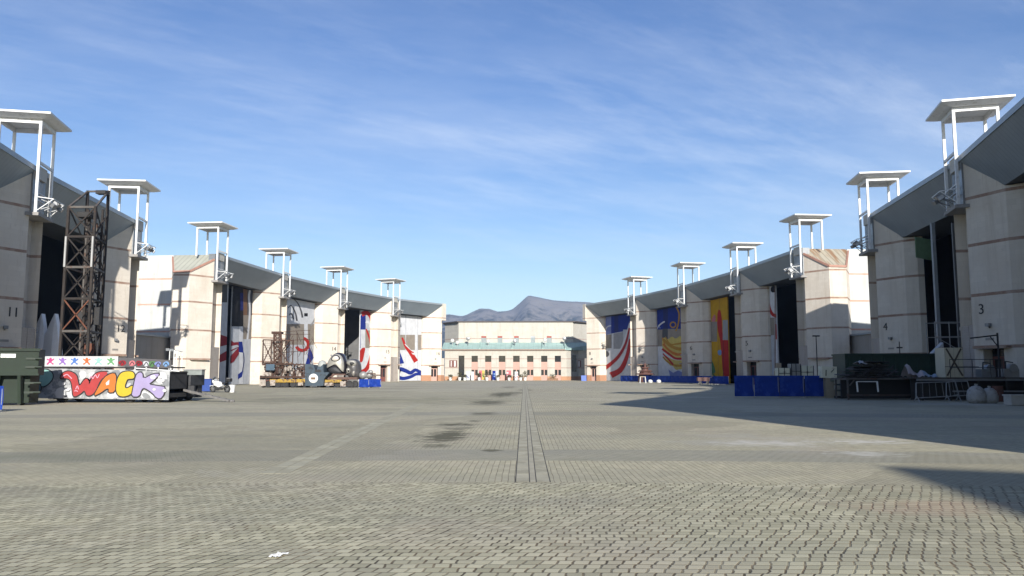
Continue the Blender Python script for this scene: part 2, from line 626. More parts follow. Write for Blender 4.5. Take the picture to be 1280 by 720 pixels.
def clip(poly, u0, u1, z0, z1):
    def cut(p, ins, isec):
        o = []
        for i, c in enumerate(p):
            q = p[i - 1]
            if ins(c):
                if not ins(q):
                    o.append(isec(q, c))
                o.append(c)
            elif ins(q):
                o.append(isec(q, c))
        return o
    def ix(val, k):
        def g(a, b):
            t = (val - a[k]) / (b[k] - a[k])
            return (a[0] + (b[0] - a[0]) * t, a[1] + (b[1] - a[1]) * t)
        return g
    for f, g in ((lambda c: c[0] >= u0, ix(u0, 0)), (lambda c: c[0] <= u1, ix(u1, 0)), (lambda c: c[1] >= z0, ix(z0, 1)), (lambda c: c[1] <= z1, ix(z1, 1))):
        if len(poly) < 3:
            return []
        poly = cut(poly, f, g)
    return poly


def door_leaf(fr, u0, u1, base, shapes, parent, v=DV, z1=HF - 0.15):
    s = fr.s
    mb = MB()
    n = max(1, round((u1 - u0) / 3.0))
    w = (u1 - u0) / n
    for i in range(n):
        a, b = sorted((s * (v + 0.02 * (i % 2)), s * (v + 0.2)))
        mb.box(u0 + i * w + 0.01, u0 + (i + 1) * w - 0.01, a, b, 0.06, z1)
    lf = mb.build('door_leaf', paint(base), parent)
    if shapes:
        cols = []
        for c, _ in shapes:
            if c not in cols:
                cols.append(c)
        mu = MB()
        k = 0
        for c, pts in shapes:
            poly = clip([fr.hit(px, py, v) for px, py in pts], u0 + 0.02, u1 - 0.02, 0.07, z1 - 0.01)
            if len(poly) < 3:
                continue
            k += 1
            y = s * (v - 0.01 - 0.004 * k)
            mu.mat(cols.index(c)).add([(p[0], y, p[1]) for p in poly], [tuple(range(len(poly)))])
        mu.build('mural', [paint(c) for c in cols], lf, recalc=False)
    return lf


def arc(cx, cy, r0, r1, a0, a1, n=14):
    o = [(cx + r1 * math.cos(R(a0 + (a1 - a0) * i / n)), cy - r1 * math.sin(R(a0 + (a1 - a0) * i / n))) for i in range(n + 1)]
    return o + [(cx + r0 * math.cos(R(a1 + (a0 - a1) * i / n)), cy - r0 * math.sin(R(a1 + (a0 - a1) * i / n))) for i in range(n + 1)]


def smooth(pts, it=2, closed=True):
    for _ in range(it):
        o = []
        for i, p in enumerate(pts):
            q = pts[(i + 1) % len(pts)]
            o += [(p[0] * 0.75 + q[0] * 0.25, p[1] * 0.75 + q[1] * 0.25), (p[0] * 0.25 + q[0] * 0.75, p[1] * 0.25 + q[1] * 0.75)]
        pts = o
    return pts


def ribbon(pts, w0, w1=None, n=18):
    """brush stroke along pts (Catmull-Rom) with tapering half width"""
    w1 = w0 if w1 is None else w1
    P = [pts[0]] + list(pts) + [pts[-1]]
    path = []
    for i in range(1, len(P) - 2):
        for k in range(n):
            t = k / n
            a, b, c, d = P[i - 1], P[i], P[i + 1], P[i + 2]
            path.append(tuple(0.5 * ((2 * b[j]) + (-a[j] + c[j]) * t + (2 * a[j] - 5 * b[j] + 4 * c[j] - d[j]) * t * t + (-a[j] + 3 * b[j] - 3 * c[j] + d[j]) * t ** 3) for j in (0, 1)))
    path.append(tuple(pts[-1]))
    l, r = [], []
    for i, p in enumerate(path):
        a, b = path[max(0, i - 1)], path[min(len(path) - 1, i + 1)]
        dx, dy = b[0] - a[0], b[1] - a[1]
        q = math.hypot(dx, dy) or 1
        w = w0 + (w1 - w0) * i / (len(path) - 1)
        l.append((p[0] - dy / q * w, p[1] + dx / q * w))
        r.append((p[0] + dy / q * w, p[1] - dx / q * w))
    return l + r[::-1]


def rect(x0, y0, x1, y1):
    return [(x0, y0), (x1, y0), (x1, y1), (x0, y1)]


def hangar(side, i, tips, num, label, leaves, startpier=True, start_tower=False, end_tower=True, end_wall=False, start_wall=False, end_plinth=False, doors=(True, True), depth=33.0):
    fr = Frame(tips[i], tips[i + 1], side)
    root = thing('carnival_hangar', label, 'hangar', fr.a, fr.rz, GH)
    s, L = fr.s, fr.L
    half_pier(fr, False, root, CREAM, doors[0])
    half_pier(fr, True, root, CREAM_P if end_plinth else CREAM, doors[1], plinth=end_plinth)
    # fascia: slanted sheet with thickness
    fa = MB()
    Lf = L if end_tower else L - 1.3
    fa.prism([(0, s * 0.0), (Lf, s * 0.0), (Lf, s * 2.0), (0, s * 2.0)], [HR - 0.35, HR - 0.35, HF, HF], [HR - 0.05, HR - 0.05, HF + 0.28, HF + 0.28])
    fa.build('fascia', FASCIA, root)
    cp = MB()
    a, b = sorted((s * -0.1, s * 0.3))
    cp.box(0.0, Lf, a, b, HR - 0.34, HR + 0.06)
    cp.build('coping', COPING, root)
    sf = MB()
    a, b = sorted((s * 2.005, s * 6.0))
    sf.box(0.3, L - 0.3, a, b, HF + 0.02, HF + 0.25)
    sf.build('soffit', SOFFIT, root)
    # shell
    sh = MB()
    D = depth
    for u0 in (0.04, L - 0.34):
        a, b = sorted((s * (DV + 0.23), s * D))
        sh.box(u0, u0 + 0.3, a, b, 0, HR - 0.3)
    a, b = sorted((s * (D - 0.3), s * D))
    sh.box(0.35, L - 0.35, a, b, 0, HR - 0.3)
    sh.build('shell_wall', INNERPALE if num == '15' else INNERSHADE, root)
    rf = MB()
    a, b = sorted((s * 0.31, s * D))
    rf.box(0.02, L - 0.02, a, b, HR - 0.28, HR - 0.02)
    rf.build('roof', ROOFM, root)
    if num:
        number(fr, num, root)
    if end_tower:
        roof_tower(fr, L, root)
    else:
        cpb = MB()
        a, b = sorted((s * -0.16, s * 0.99))
        cpb.box(L - 1.29, L + 0.0, a, b, 14.2, HR + 0.12)
        cpb.build('pier_cap', CREAM, root)
    if start_tower:
        roof_tower(fr, 0, root)
    if start_wall or end_wall:
        U = (lambda u: L + u) if end_wall else (lambda u: -u)
        P = lambda q: (U(q[0]), s * q[1])
        # trapezoid buttress with a sloping sheet roof, then the white panel gable wall
        pts = [(-0.02, 1.0), (1.3, 1.0), (1.3, 0.15), (4.3, 2.0), (4.4, 4.2), (0.5, 6.6), (-0.02, 6.6)]
        zz = lambda u: HR - 0.03 - (HR - HF - 0.1) * max(0.0, u) / 4.35
        bt = MB()
        bt.prism([P(q) for q in pts], 0.0, [zz(q[0]) for q in pts])
        ft = MB()
        ft.prism([P(q) for q in ((-0.02, 0.22), (1.285, 0.22), (1.285, 0.99), (-0.02, 0.99))], 0.0, 5.3)
        ft.build('pier_foot', GREYBLOCK, root)
        hd = MB()
        hd.prism([P(q) for q in ((1.95, 0.0), (4.1, 1.42), (3.9, 1.75), (1.75, 0.4))], 3.5, 3.68)
        hd.build('door_hood', CREAM, root)
        bt.build('gable_buttress', CREAM, root)
        rs = MB()
        pr = [(0.0, 1.05), (1.35, 1.05), (1.35, 0.3), (4.2, 2.15), (4.3, 4.1), (0.4, 6.5), (0.0, 6.5)]
        zt = [zz(q[0]) + 0.03 for q in pr]
        rs.prism([P(q) for q in pr], [z - 0.025 for z in zt], [z + 0.03 for z in zt])
        rs.build('sheet_roof', RUSTROOF if side == 'R' else PALEROOF, root)
        for a_, b_, za, zb in (((1.3, 0.15), (4.32, 1.98), zz(1.3) + .03, zz(4.3) + .03), ((4.32, 1.98), (4.42, 4.22), zz(4.3) + .03, zz(4.4) + .03), ((4.42, 4.22), (0.5, 6.62), zz(4.4) + .03, zz(.5) + .03)):
            tr = MB()
            p, q = P(a_), P(b_)
            tr.bar((p[0], p[1], za), (q[0], q[1], zb), 0.2, 0.26)
            tr.build('roof_trim', M('trim_terracotta', (0.5, 0.27, 0.2), 0.7), root)
        gw = MB()
        a, b = sorted((s * 6.61, s * D))
        us = sorted((U(0.0), U(0.25)))
        gw.box(us[0], us[1], a, b, 0, HR)
        gw.build('gable_wall', WHITEPANEL, root)
    for lf in leaves:
        a, b, base, shapes = lf
        def lim(px, dflt):
            return dflt if px is None else fr.hit(px, 440, DV)[0]
        if side == 'L':
            u0, u1 = lim(a, HP), lim(b, L - HP)
        else:
            u0, u1 = lim(b, HP), lim(a, L - HP)
        door_leaf(fr, max(HP, u0) + 0.02, min(L - HP, u1) - 0.02, base, shapes, root)
    return root, fr


H13a = [('dgrey', rect(270, 340, 284, 378)), ('lgrey', smooth([(270, 378), (278, 384), (284, 398), (284, 482), (270, 482)], 1)),
        ('dred', [(272, 417), (284, 421), (284, 431), (272, 434)]), ('dred', [(272, 445), (284, 438), (283, 450), (272, 454)])]
H13b = [('black', rect(287, 345, 304, 408)), ('navy', rect(300, 366, 304, 388)), ('brown', rect(304, 345, 309, 394)), ('dgrey', rect(309, 345, 320, 394)),
        ('tan', rect(304, 394, 320, 424)), ('lgrey', rect(304, 424, 320, 484)),
        ('white', ribbon([(314, 356), (311, 370), (312, 390), (309, 424)], 1.2)),
        ('dred', [(287, 424), (292, 428), (303, 427), (298, 434), (287, 440)]), ('lgrey', [(287, 433), (296, 431), (299, 433), (287, 438)]),
        ('dred', [(287, 446), (298, 434), (303, 429), (300, 440), (292, 452), (287, 455)]),
        ('white', rect(298.4, 408, 303.4, 480)), ('blue', [(298, 427), (302.5, 427), (304, 441), (298, 440)]),
        ('navy', ribbon([(304, 441), (304.6, 452), (302.5, 464)], 0.5)), ('blue', [(297, 468), (303.5, 463), (302, 471), (297, 474)])]
H14 = [('white', rect(355, 360, 400, 405)), ('tan', rect(355, 405, 400, 431)), ('lgrey', rect(355, 431, 400, 490)),
       ('dgrey', ribbon([(360, 385), (364, 382), (369, 391), (371, 401)], 0.4, 1.2)), ('dgrey', ribbon([(367, 374), (372, 379), (376, 388), (378, 397)], 0.4, 1.2)),
       ('dgrey', ribbon([(361, 394), (364, 392), (367, 399)], 0.4, 1.0)), ('dred', rect(379, 371, 388, 375.5)), ('navy', rect(388, 371, 397, 376)),
       ('white', rect(380, 376, 384.5, 432)), ('black', rect(380, 391.5, 384.5, 395.5)), ('grey', ribbon([(395, 396), (391, 403), (388, 407)], 1.0)),
       ('blue', [(386, 433), (392, 447), (386, 456), (378, 456), (384, 448)]), ('white', ribbon([(383, 430), (382, 444), (379, 456)], 2.2)),
       ('red', arc(377.5, 430.5, 5.6, 9.6, -160, 80))]
H15 = [('lgrey', rect(445, 380, 470, 415)), ('tan', rect(456.5, 413, 470, 435)), ('blue', rect(445, 394, 457, 412)), ('white', rect(450.5, 412, 456.5, 430)),
       ('blue', rect(445, 412, 450.5, 440)), ('white', rect(450, 435, 470, 478)),
       ('red', ribbon([(452, 393), (458, 391), (463, 396), (466, 409)], 3.0, 1.6)), ('white', ribbon([(457, 402), (461, 404), (464, 415)], 1.8, 0.8)),
       ('red', ribbon([(457.5, 411), (463, 428), (463.5, 445), (458, 461), (449, 466)], 0.8, 3.0)), ('red', smooth([(449, 437), (457, 433), (455, 443), (453, 453), (449, 453)], 2))]
H16 = [('white', rect(490, 385, 536, 418.5)), ('tan', rect(490, 418.5, 536, 437.5)), ('white', rect(490, 437.5, 536, 482)),
       ('lgrey', rect(506.6, 392, 507.4, 438)), ('white', rect(518.5, 390, 521.5, 440)), ('lgrey', rect(521.5, 392, 522.3, 478)), ('blue', [(529, 393), (534, 392), (534, 420), (526.5, 420)]),
       ('blue', [(495, 436), (499, 438), (505, 454), (495, 456)]), ('blue', [(528, 438), (534, 437), (534, 450), (531, 446)]),
       ('red', ribbon([(502.5, 422), (507, 433), (513, 441), (520, 452)], 1.0, 3.0)), ('white', ribbon([(506, 430), (512, 437), (517, 443)], 0.5, 1.0)),
       ('red', ribbon([(507, 434), (513, 439), (517, 441)], 1.4, 0.6)),
       ('blue', ribbon([(494, 465), (500, 461.5), (507, 463.5), (513, 466), (519, 462.5), (526, 465), (533, 462)], 2.8, 1.6)),
       ('blue', ribbon([(494, 470), (503, 473), (513, 471), (521, 467.5), (533, 469)], 2.4, 1.5))]
R8 = [('lav', [(752, 392), (766, 388), (764, 417), (752, 420)]), ('blue', [(764, 386), (792, 382), (792, 412), (764, 417)]), ('navy', rect(768, 388, 773, 415)),
      ('tan', [(752, 419), (764.5, 418), (764.5, 435), (752, 436)]), ('grey', [(767, 417), (779, 415), (779, 436), (767, 436)]), ('lgrey', rect(779, 412, 790, 436)),
      ('white', ribbon([(755, 417), (759, 409), (764, 407)], 0.7)), ('dgrey', arc(758, 442.5, 0.1, 3.6, 0, 360)),
      ('white', ribbon([(789, 404), (784, 420), (776, 440), (763, 454)], 2.4)),
      ('red', ribbon([(787, 410), (782, 430), (772, 447), (757, 460)], 1.0, 2.4)), ('dred', ribbon([(786, 414), (781, 433), (772, 447)], 0.5, 0.6)),
      ('red', ribbon([(788, 424), (784, 445), (776, 462), (764, 469)], 1.4, 4.0))]
R7 = [('blue', [(812, 386), (856, 378), (856, 411), (812, 413)]), ('navy', [(829, 384), (835, 383), (835, 411), (829, 411)]), ('tan', rect(812, 412, 828, 433)), ('dgrey', rect(828, 411, 835, 433)), ('tan', rect(835, 411, 856, 433)),
      ('white', ribbon([(821, 411), (825, 406), (829, 403), (831, 402)], 0.9)), ('lav', ribbon([(817, 398), (822, 408), (826, 410)], 0.6)),
      ('dyellow', arc(841.5, 406, 2.6, 4.2, 0, 360)), ('dyellow', ribbon([(845, 383), (849, 392), (848, 405), (845, 414)], 0.9)),
      ('lyellow', smooth([(827, 425), (831, 421), (835, 425), (840, 420), (845, 424), (851, 419), (858, 423), (858, 463), (850, 461), (845, 463), (841, 457), (837, 457), (834, 449), (830, 446)], 1)), ('orange', ribbon([(828, 422), (833, 434), (840, 440), (858, 446)], 0.5, 1.4)), ('dyellow', ribbon([(832, 421), (838, 430), (846, 430), (858, 428)], 0.6, 1.2)),
      ('dyellow', ribbon([(829, 424), (838, 432), (848, 436), (857, 436)], 1.6, 2.2)), ('orange', ribbon([(829, 430), (837, 438), (846, 443), (857, 442)], 1.2, 1.8)),
      ('white', ribbon([(829, 440), (837, 446), (847, 449), (857, 448)], 1.0, 1.6)), ('red', ribbon([(828, 436), (836, 442), (845, 448), (857, 448)], 1.3, 1.5)),
      ('dyellow', ribbon([(829, 446), (836, 453), (846, 457), (857, 456)], 0.8, 1.6)), ('red', ribbon([(829, 442), (836, 449), (842, 456)], 0.8, 1.2)),
      ('lav', [(836, 462), (842, 466), (848, 463), (858, 467), (858, 478), (840, 478)])]
R6 = [('dyellow', ribbon([(900, 360), (899, 390), (898, 472)], 0.4)), ('red', smooth([(897, 386), (902, 389), (903.5, 424), (912, 424), (914, 474), (904, 474), (901, 428), (896.5, 410)], 1)),
      ('tan', rect(880, 402, 896.5, 427)), ('grey', rect(903.5, 400, 913, 425)), ('pink', smooth([(891, 396), (894, 392), (895, 402), (889, 402)], 1)),
      ('sky', smooth([(897, 438), (902, 437), (902, 444), (898, 444)], 1)), ('green', smooth([(887, 446), (893, 456), (895, 468), (886, 464)], 1)), ('green', ribbon([(884, 470), (889, 466), (895, 472)], 0.8)), ('dred', rect(904, 426, 905, 474))]
R5 = [('black', smooth([(963, 359), (969, 356), (971, 365), (964, 366)], 1)), ('red', ribbon([(960, 366), (962, 384), (966, 393), (972, 395)], 0.9, 2.4)),
      ('tan', rect(950, 397, 968, 419)), ('brown', rect(968.5, 350, 969.6, 480)), ('lgrey', rect(950, 419, 968, 480)), ('red', rect(970, 405, 972, 424))]

hangar('L', 0, Ltips, '11', 'cream hangar numbered 11, with its white lantern cut by the left photo edge', [(None, None, 'lgrey', [])])
hangar('L', 1, Ltips, '12', 'cream hangar numbered 12 with its big door open behind the rusty lattice tower', [], end_wall=True)
hangar('L', 3, Ltips, '13', 'cream hangar numbered 13 with half open painted doors behind the white motorbike', [(None, 283, 'lgrey', H13a), (288, None, 'lgrey', H13b)], start_tower=True, start_wall=True, doors=(False, True))
hangar('L', 4, Ltips, '14', 'cream hangar numbered 14 with a red ring on its white door, behind the rusty float', [(None, None, 'white', H14)])
hangar('L', 5, Ltips, '15', 'cream hangar numbered 15 with a dark opening beside a red and blue painted door', [(449.5, None, 'white', H15)])
hangar('L', 6, Ltips, '16', 'cream hangar numbered 16 with blue waves and a red sail painted on its door', [(None, None, 'white', H16)], end_tower=False, end_plinth=True)
hangar('R', 0, Rtips, '3', 'shaded cream hangar numbered 3 at the right edge of the photo', [])
hangar('R', 1, Rtips, '4', 'shaded cream hangar numbered 4 with a dark open door behind the green container', [], end_wall=True)
hangar('R', 3, Rtips, '5', 'cream hangar numbered 5 with rusty sheet roof and a narrow white door beside darkness', [(None, 972, 'white', R5)], start_tower=True, start_wall=True, doors=(False, True))
hangar('R', 4, Rtips, '6', 'cream hangar numbered 6 with a yellow and red painted door', [(None, 911, 'yellow', R6)])
hangar('R', 5, Rtips, '7', 'cream hangar numbered 7 with blue door painted with yellow and orange ribbons', [(None, None, 'white', R7)])
hangar('R', 6, Rtips, '8', 'cream hangar numbered 8 with blue and white door painted with red ribbons', [(None, None, 'white', R8)], end_tower=False, end_plinth=True)
# hangars beside and behind the camera: their roofs cast the long shadows on the paving
Btips = [(13.2, 1.2), (20.2, 18.4), Rtips[0]]
hangar('R', 0, Btips, '1', 'cream hangar numbered 1 right of the camera whose roof shades the plaza', [(None, None, 'lgrey', [])], depth=24)
hangar('R', 1, Btips, '2', 'cream hangar numbered 2 right of the camera next to hangar 3', [(None, None, 'lgrey', [])], depth=24)
blocker = thing('shadow_block', 'plain cream block out of view behind the camera, added to cast the near shadow', 'building', (15.5, -28.5, 0))  # unseen block, added and shaped for the shadow patch near the camera
mb = MB()
gp = [(0, 0), (28, -11.2), (24.6, -37), (-3.4, -25.8)]
mb.prism(gp, 0, 17.5)
mb.build('wall', CREAM, blocker)
mb = MB()
mb.prism(gp, 17.502, 18.0)
mb.build('roof', COPING, blocker)

# low service buildings in the gaps
for side, tips, lab in (('L', Ltips, 'low grey service block beside the lattice tower side hangar, left of hangar 13'), ('R', Rtips, 'low shaded service block right of the rusty roofed hangar 5')):
    fr = Frame(tips[2], tips[3], side)
    t = thing('service_block', lab, 'building', fr.a, fr.rz)
    s = fr.s
    mb = MB()
    a, b = sorted((s * 5.2, s * 16))
    mb.box(6.0, fr.L - 1.0, a, b, 0, 6.4)
    mb.build('wall', DIRTYPANEL, t)
    mb = MB()
    a, b = sorted((s * 5.0, s * 16.2))
    mb.box(5.8, fr.L - 0.9, a, b, 6.4, 6.6)
    mb.build('roof', COPING, t)
# END_HANGARS

# ------------------------------------------------------------------ far building
def holed(mb, x0, x1, z0, z1, holes, y0, y1):
    xs = sorted({x0, x1} | {h[k] for h in holes for k in (0, 1)})
    zs = sorted({z0, z1} | {h[k] for h in holes for k in (2, 3)})
    for i in range(len(xs) - 1):
        for j in range(len(zs) - 1):
            cx, cz = (xs[i] + xs[i + 1]) / 2, (zs[j] + zs[j + 1]) / 2
            if any(h[0] < cx < h[1] and h[2] < cz < h[3] for h in holes):
                continue
            mb.box(xs[i], xs[i + 1], y0, y1, zs[j], zs[j + 1])


YB = 203.0
fx = lambda px, Y=YB: atY(px, 450, Y).x
fz = lambda py, Y=YB: atY(655, py, Y).z
PALE = wall_mat('pale_cream_render', (0.45, 0.435, 0.385), stripe=(0.26, 0.13, 0.10), stripes=(fz(448.5), fz(459.8)), plinth=((0.40, 0.22, 0.125), 1.0), w=0.07, block=(1.2, 0.6), joint=0.97)
PALE2 = wall_mat('pale_cream_upper', (0.46, 0.445, 0.395), stripe=(0.26, 0.13, 0.10), stripes=(fz(423.2, 208),), w=0.07, block=(1.2, 0.6), joint=0.97)
TEAL = seam_mat('verdigris_copper', (0.29, 0.41, 0.38), pitch=1.2, axis=0, dark=0.82, rough=0.7, metal=0.0, width=0.08)
far = thing('service_building', 'long pale two storey building with green sheet roof across the far end of the plaza', 'building', (0, YB, 0))
zoomx = lambda k: 550 + k / 5.142
bays = [(203, 243), (290, 330), (378, 420), (470, 512), (560, 600), (650, 690), (738, 777)]
zt = fz(437.5)
holes = [(fx(zoomx(a)), fx(zoomx(b)), fz(476) if False else 0.0, fz(444.7)) for a, b in bays]
holes.append((fx(573.3), fx(580.5), 0.0, fz(444.5)))
mb = MB()
holed(mb, fx(556), fx(706.6), 0.0, zt, holes, 0.0, 0.35)
mb.build('front_wall', PALE, far)
for a, b in bays:
    x0, x1 = fx(zoomx(a)), fx(zoomx(b))
    mb = MB()
    zb, zc, zd = fz(452.4), fz(462.2), fz(469)
    mb.box(x0, x1, 0.16, 0.3, zc, zb)
    bay = mb.build('window_bay', PINK, far)
    g = MB()
    g.box(x0, x1, 0.16, 0.3, 0.0, zd)
    g.build('foot_panel', PINK, bay)
    g = MB()
    g.box(x0, x1, 0.24, 0.3, zb, fz(444.7))
    g.build('upper_window', GLASS, bay)
    g = MB()
    g.mat(0)
    g.box(x0, x1, 0.24, 0.3, zd, zc)
    g.mat(1)
    xm = (x0 + x1) / 2
    g.box(xm - 0.12, xm + 0.12, 0.18, 0.235, zd, zc)
    g.build('lower_window', [GLASS, PINK], bay)
mb = MB()
mb.box(fx(573.3), fx(580.5), 0.3, 0.36, 0.0, fz(444.5))
mb.build('side_opening', GLASS, far)
# set back right wing in the shade of hangar 8
mb = MB()
xa, xb = fx(706.7), fx(745)
wp = [(xa, 0.35), (xa + 0.3, 0.35), (xa + 3.5, 3.5), (xb, 3.5), (xb, 6), (xa, 6)]
mb.prism(wp, 0, zt)
mb.build('side_wing', PALE, far)
mb = MB()
mb.obox((xa + 2.35, 2.3, fz(454)), 1.6, 0.06, 4.2, rz=math.atan2(3.15, 3.2))
mb.build('side_window', GLASS, far)
# roof over the ground floor
mb = MB()
y1 = 5.2
mb.prism([(fx(552), -0.25), (fx(707), -0.25), (fx(730), 3.2), (fx(745), 3.2), (fx(745), y1), (fx(552), y1)], [zt, zt, zt, zt, fz(428.5, 208), fz(428.5, 208)], [zt + 0.15, zt + 0.15, zt + 1.15, zt + 1.15, fz(428.2, 208), fz(428.2, 208)])
mb.build('sheet_roof', TEAL, far)
mb = MB()
mb.box(fx(552), fx(706.5), -0.34, -0.255, zt - 0.12, zt + 0.2)
mb.build('gutter', M('gutter_brown', (0.3, 0.2, 0.15), 0.6), far)
for k in (565, 600, 640, 678, 706):
    mb = MB()
    x = fx(k, 206)
    mb.prism([(x - 0.12, -0.1), (x + 0.12, -0.1), (x + 0.12, y1 - 0.05), (x - 0.12, y1 - 0.05)], [zt + 0.1, zt + 0.1, fz(428.2, 208) - 0.05, fz(428.2, 208) - 0.05], [zt + 0.55, zt + 0.55, fz(428.2, 208) + 0.3, fz(428.2, 208) + 0.3])
    mb.build('roof_rib', TEAL, far)
# upper hall
ux = lambda px: atY(px, 420, 208).x
uz = lambda py: atY(655, py, 208).z
wins = [(265, 297), (370, 400), (476, 506), (583, 611), (686, 717)]
hz0, hz1 = uz(429.5), uz(420)
mb = MB()
hl = [(ux(zoomx(a)), ux(zoomx(b)), hz0, hz1) for a, b in wins]
holed(mb, ux(573), ux(716.5), 7.0, uz(402.6), hl, 5.2, 5.55)
mb.prism([(ux(573), 5.5), (ux(573) + 0.3, 5.5), (ux(573), 9.9), (ux(553), 12), (ux(553), 11.6)], 7.0, uz(402.6))
mb.prism([(ux(716.5), 5.5), (ux(738), 11.6), (ux(738), 12), (ux(716.5) - 0.3, 9.9), (ux(716.5) - 0.3, 5.5)], 7.0, uz(402.6))
mb.box(ux(553), ux(738), 25, 25.3, 0, uz(402.6))
mb.build('upper_wall', PALE2, far)
for i, (a, b) in enumerate(wins):
    x0, x1 = ux(zoomx(a)), ux(zoomx(b))
    f = MB()
    f.box(x0, x1, 5.3, 5.45, hz1 - 0.42, hz1)
    wf = f.build('upper_window', PAL and (paint('lgrey') if i == 3 else M('blind_red', (0.45, 0.11, 0.08), 0.7)), far)
    g = MB()
    g.box(x0, x1, 5.4, 5.45, hz0, hz1 - 0.43)
    g.build('pane', M('frosted_pane', (0.30, 0.35, 0.36), 0.3), wf)
mb = MB()
mb.prism([(ux(571), 4.9), (ux(718.5), 4.9), (ux(741), 11.6), (ux(741), 26), (ux(550), 26), (ux(550), 11.6)], uz(402.6), uz(402.6) + 0.28)
mb.build('hall_roof', M('dark_roof_edge', (0.10, 0.085, 0.08), 0.7), far)
for k, (px, h) in enumerate(((80, 1.5), (180, 2.0), (310, 1.3), (480, 1.3), (675, 1.6), (800, 2.0), (112, 1.0))):
    x = fx(zoomx(px), 206)
    z0 = zt + 1.0
    mb = MB()
    mb.tube((x, 2.6, z0 - 0.3), (x, 2.6, z0 + h), 0.06)
    mb.lathe([(0.05, -0.16), (0.42, -0.1), (0.5, 0.02), (0.46, 0.06), (0.0, -0.02)], (x, 2.45, z0 + h), 12, 'y')
    mb.build('roof_floodlight', LAMPG if k % 2 else M('lamp_white', (0.6, 0.6, 0.58), 0.5), far)
for x0, x1, y in ((fx(561.7), fx(571.6), -0.08), (fx(718.6), fx(727.5), 3.38)):
    nb = thing('notice_board', 'maroon notice board with white strips on the %s end of the far pale building' % ('left' if y < 0 else 'shaded right'), 'sign', ((x0 + x1) / 2, YB + y, 0))
    w = (x1 - x0) / 2
    mb = MB()
    mb.box(-w, w, 0, 0.06, fz(459), fz(450.2))
    mb.build('board', DOORRED, nb)
    for q in ((0.2, 0.34), (-0.5, 0.16)):
        mb = MB()
        mb.box(q[0] * w * 1.2, q[0] * w * 1.2 + q[1] * w, -0.02, -0.003, fz(458.2), fz(451))
        mb.build('white_strip', WHITE, nb)

# banners and pots before the far building
GB = 'banners before the far building'
for px, w, h, cols, lab in ((585, 1.0, 2.3, ('white', 'lav'), 'white and violet banner stand, first from the left before the far building'), (590.5, 0.7, 2.2, ('white', 'white'), 'plain white banner stand beside the white and violet one'),
                            (600.6, 0.75, 2.5, ('pink', 'dred'), 'crimson banner stand next to the lime green one'), (604, 0.7, 2.5, ('lyellow', 'green'), 'lime green banner stand right of the crimson one'),
                            (617.5, 0.8, 2.4, ('blue', 'sky'), 'blue banner stand before the middle of the far building'), (620.8, 0.5, 2.3, ('white', 'lgrey'), 'narrow white banner stand right of the blue one'),
                            (636, 1.2, 2.5, ('pink', 'white'), 'wide pink banner stand before the far building'), (645.4, 0.8, 2.2, ('white', 'pink'), 'white and pink banner stand, last on the right')):
    p = atY(px, 474, YB - 2.2)
    t = thing('banner_stand', lab, 'banner', (p.x, p.y, 0), rnd.uniform(-0.15, 0.15), GB)
    mb = MB()
    mb.box(-w / 2, w / 2, -0.012, 0.012, 0.15, h)
    bn = mb.build('banner', paint(cols[0]), t)
    for k in range(3):
        mb = MB()
        z = 0.4 + rnd.random() * (h - 0.9)
        x = rnd.uniform(-w / 2, w * 0.1)
        mb.box(max(-w / 2 + .03, x), min(w / 2 - .03, x + rnd.uniform(.3, .5) * w), -0.022, -0.014 - 0.001 * k, z, z + rnd.uniform(0.12, 0.45))
        mb.build('print', paint(cols[1]), bn)
    mb = MB()
    mb.box(-w / 2, w / 2, -0.16, 0.16, 0.0, 0.12)
    mb.bar((0, 0.05, 0.1), (0, 0.05, h), 0.03)
    mb.build('base', GALV, t)

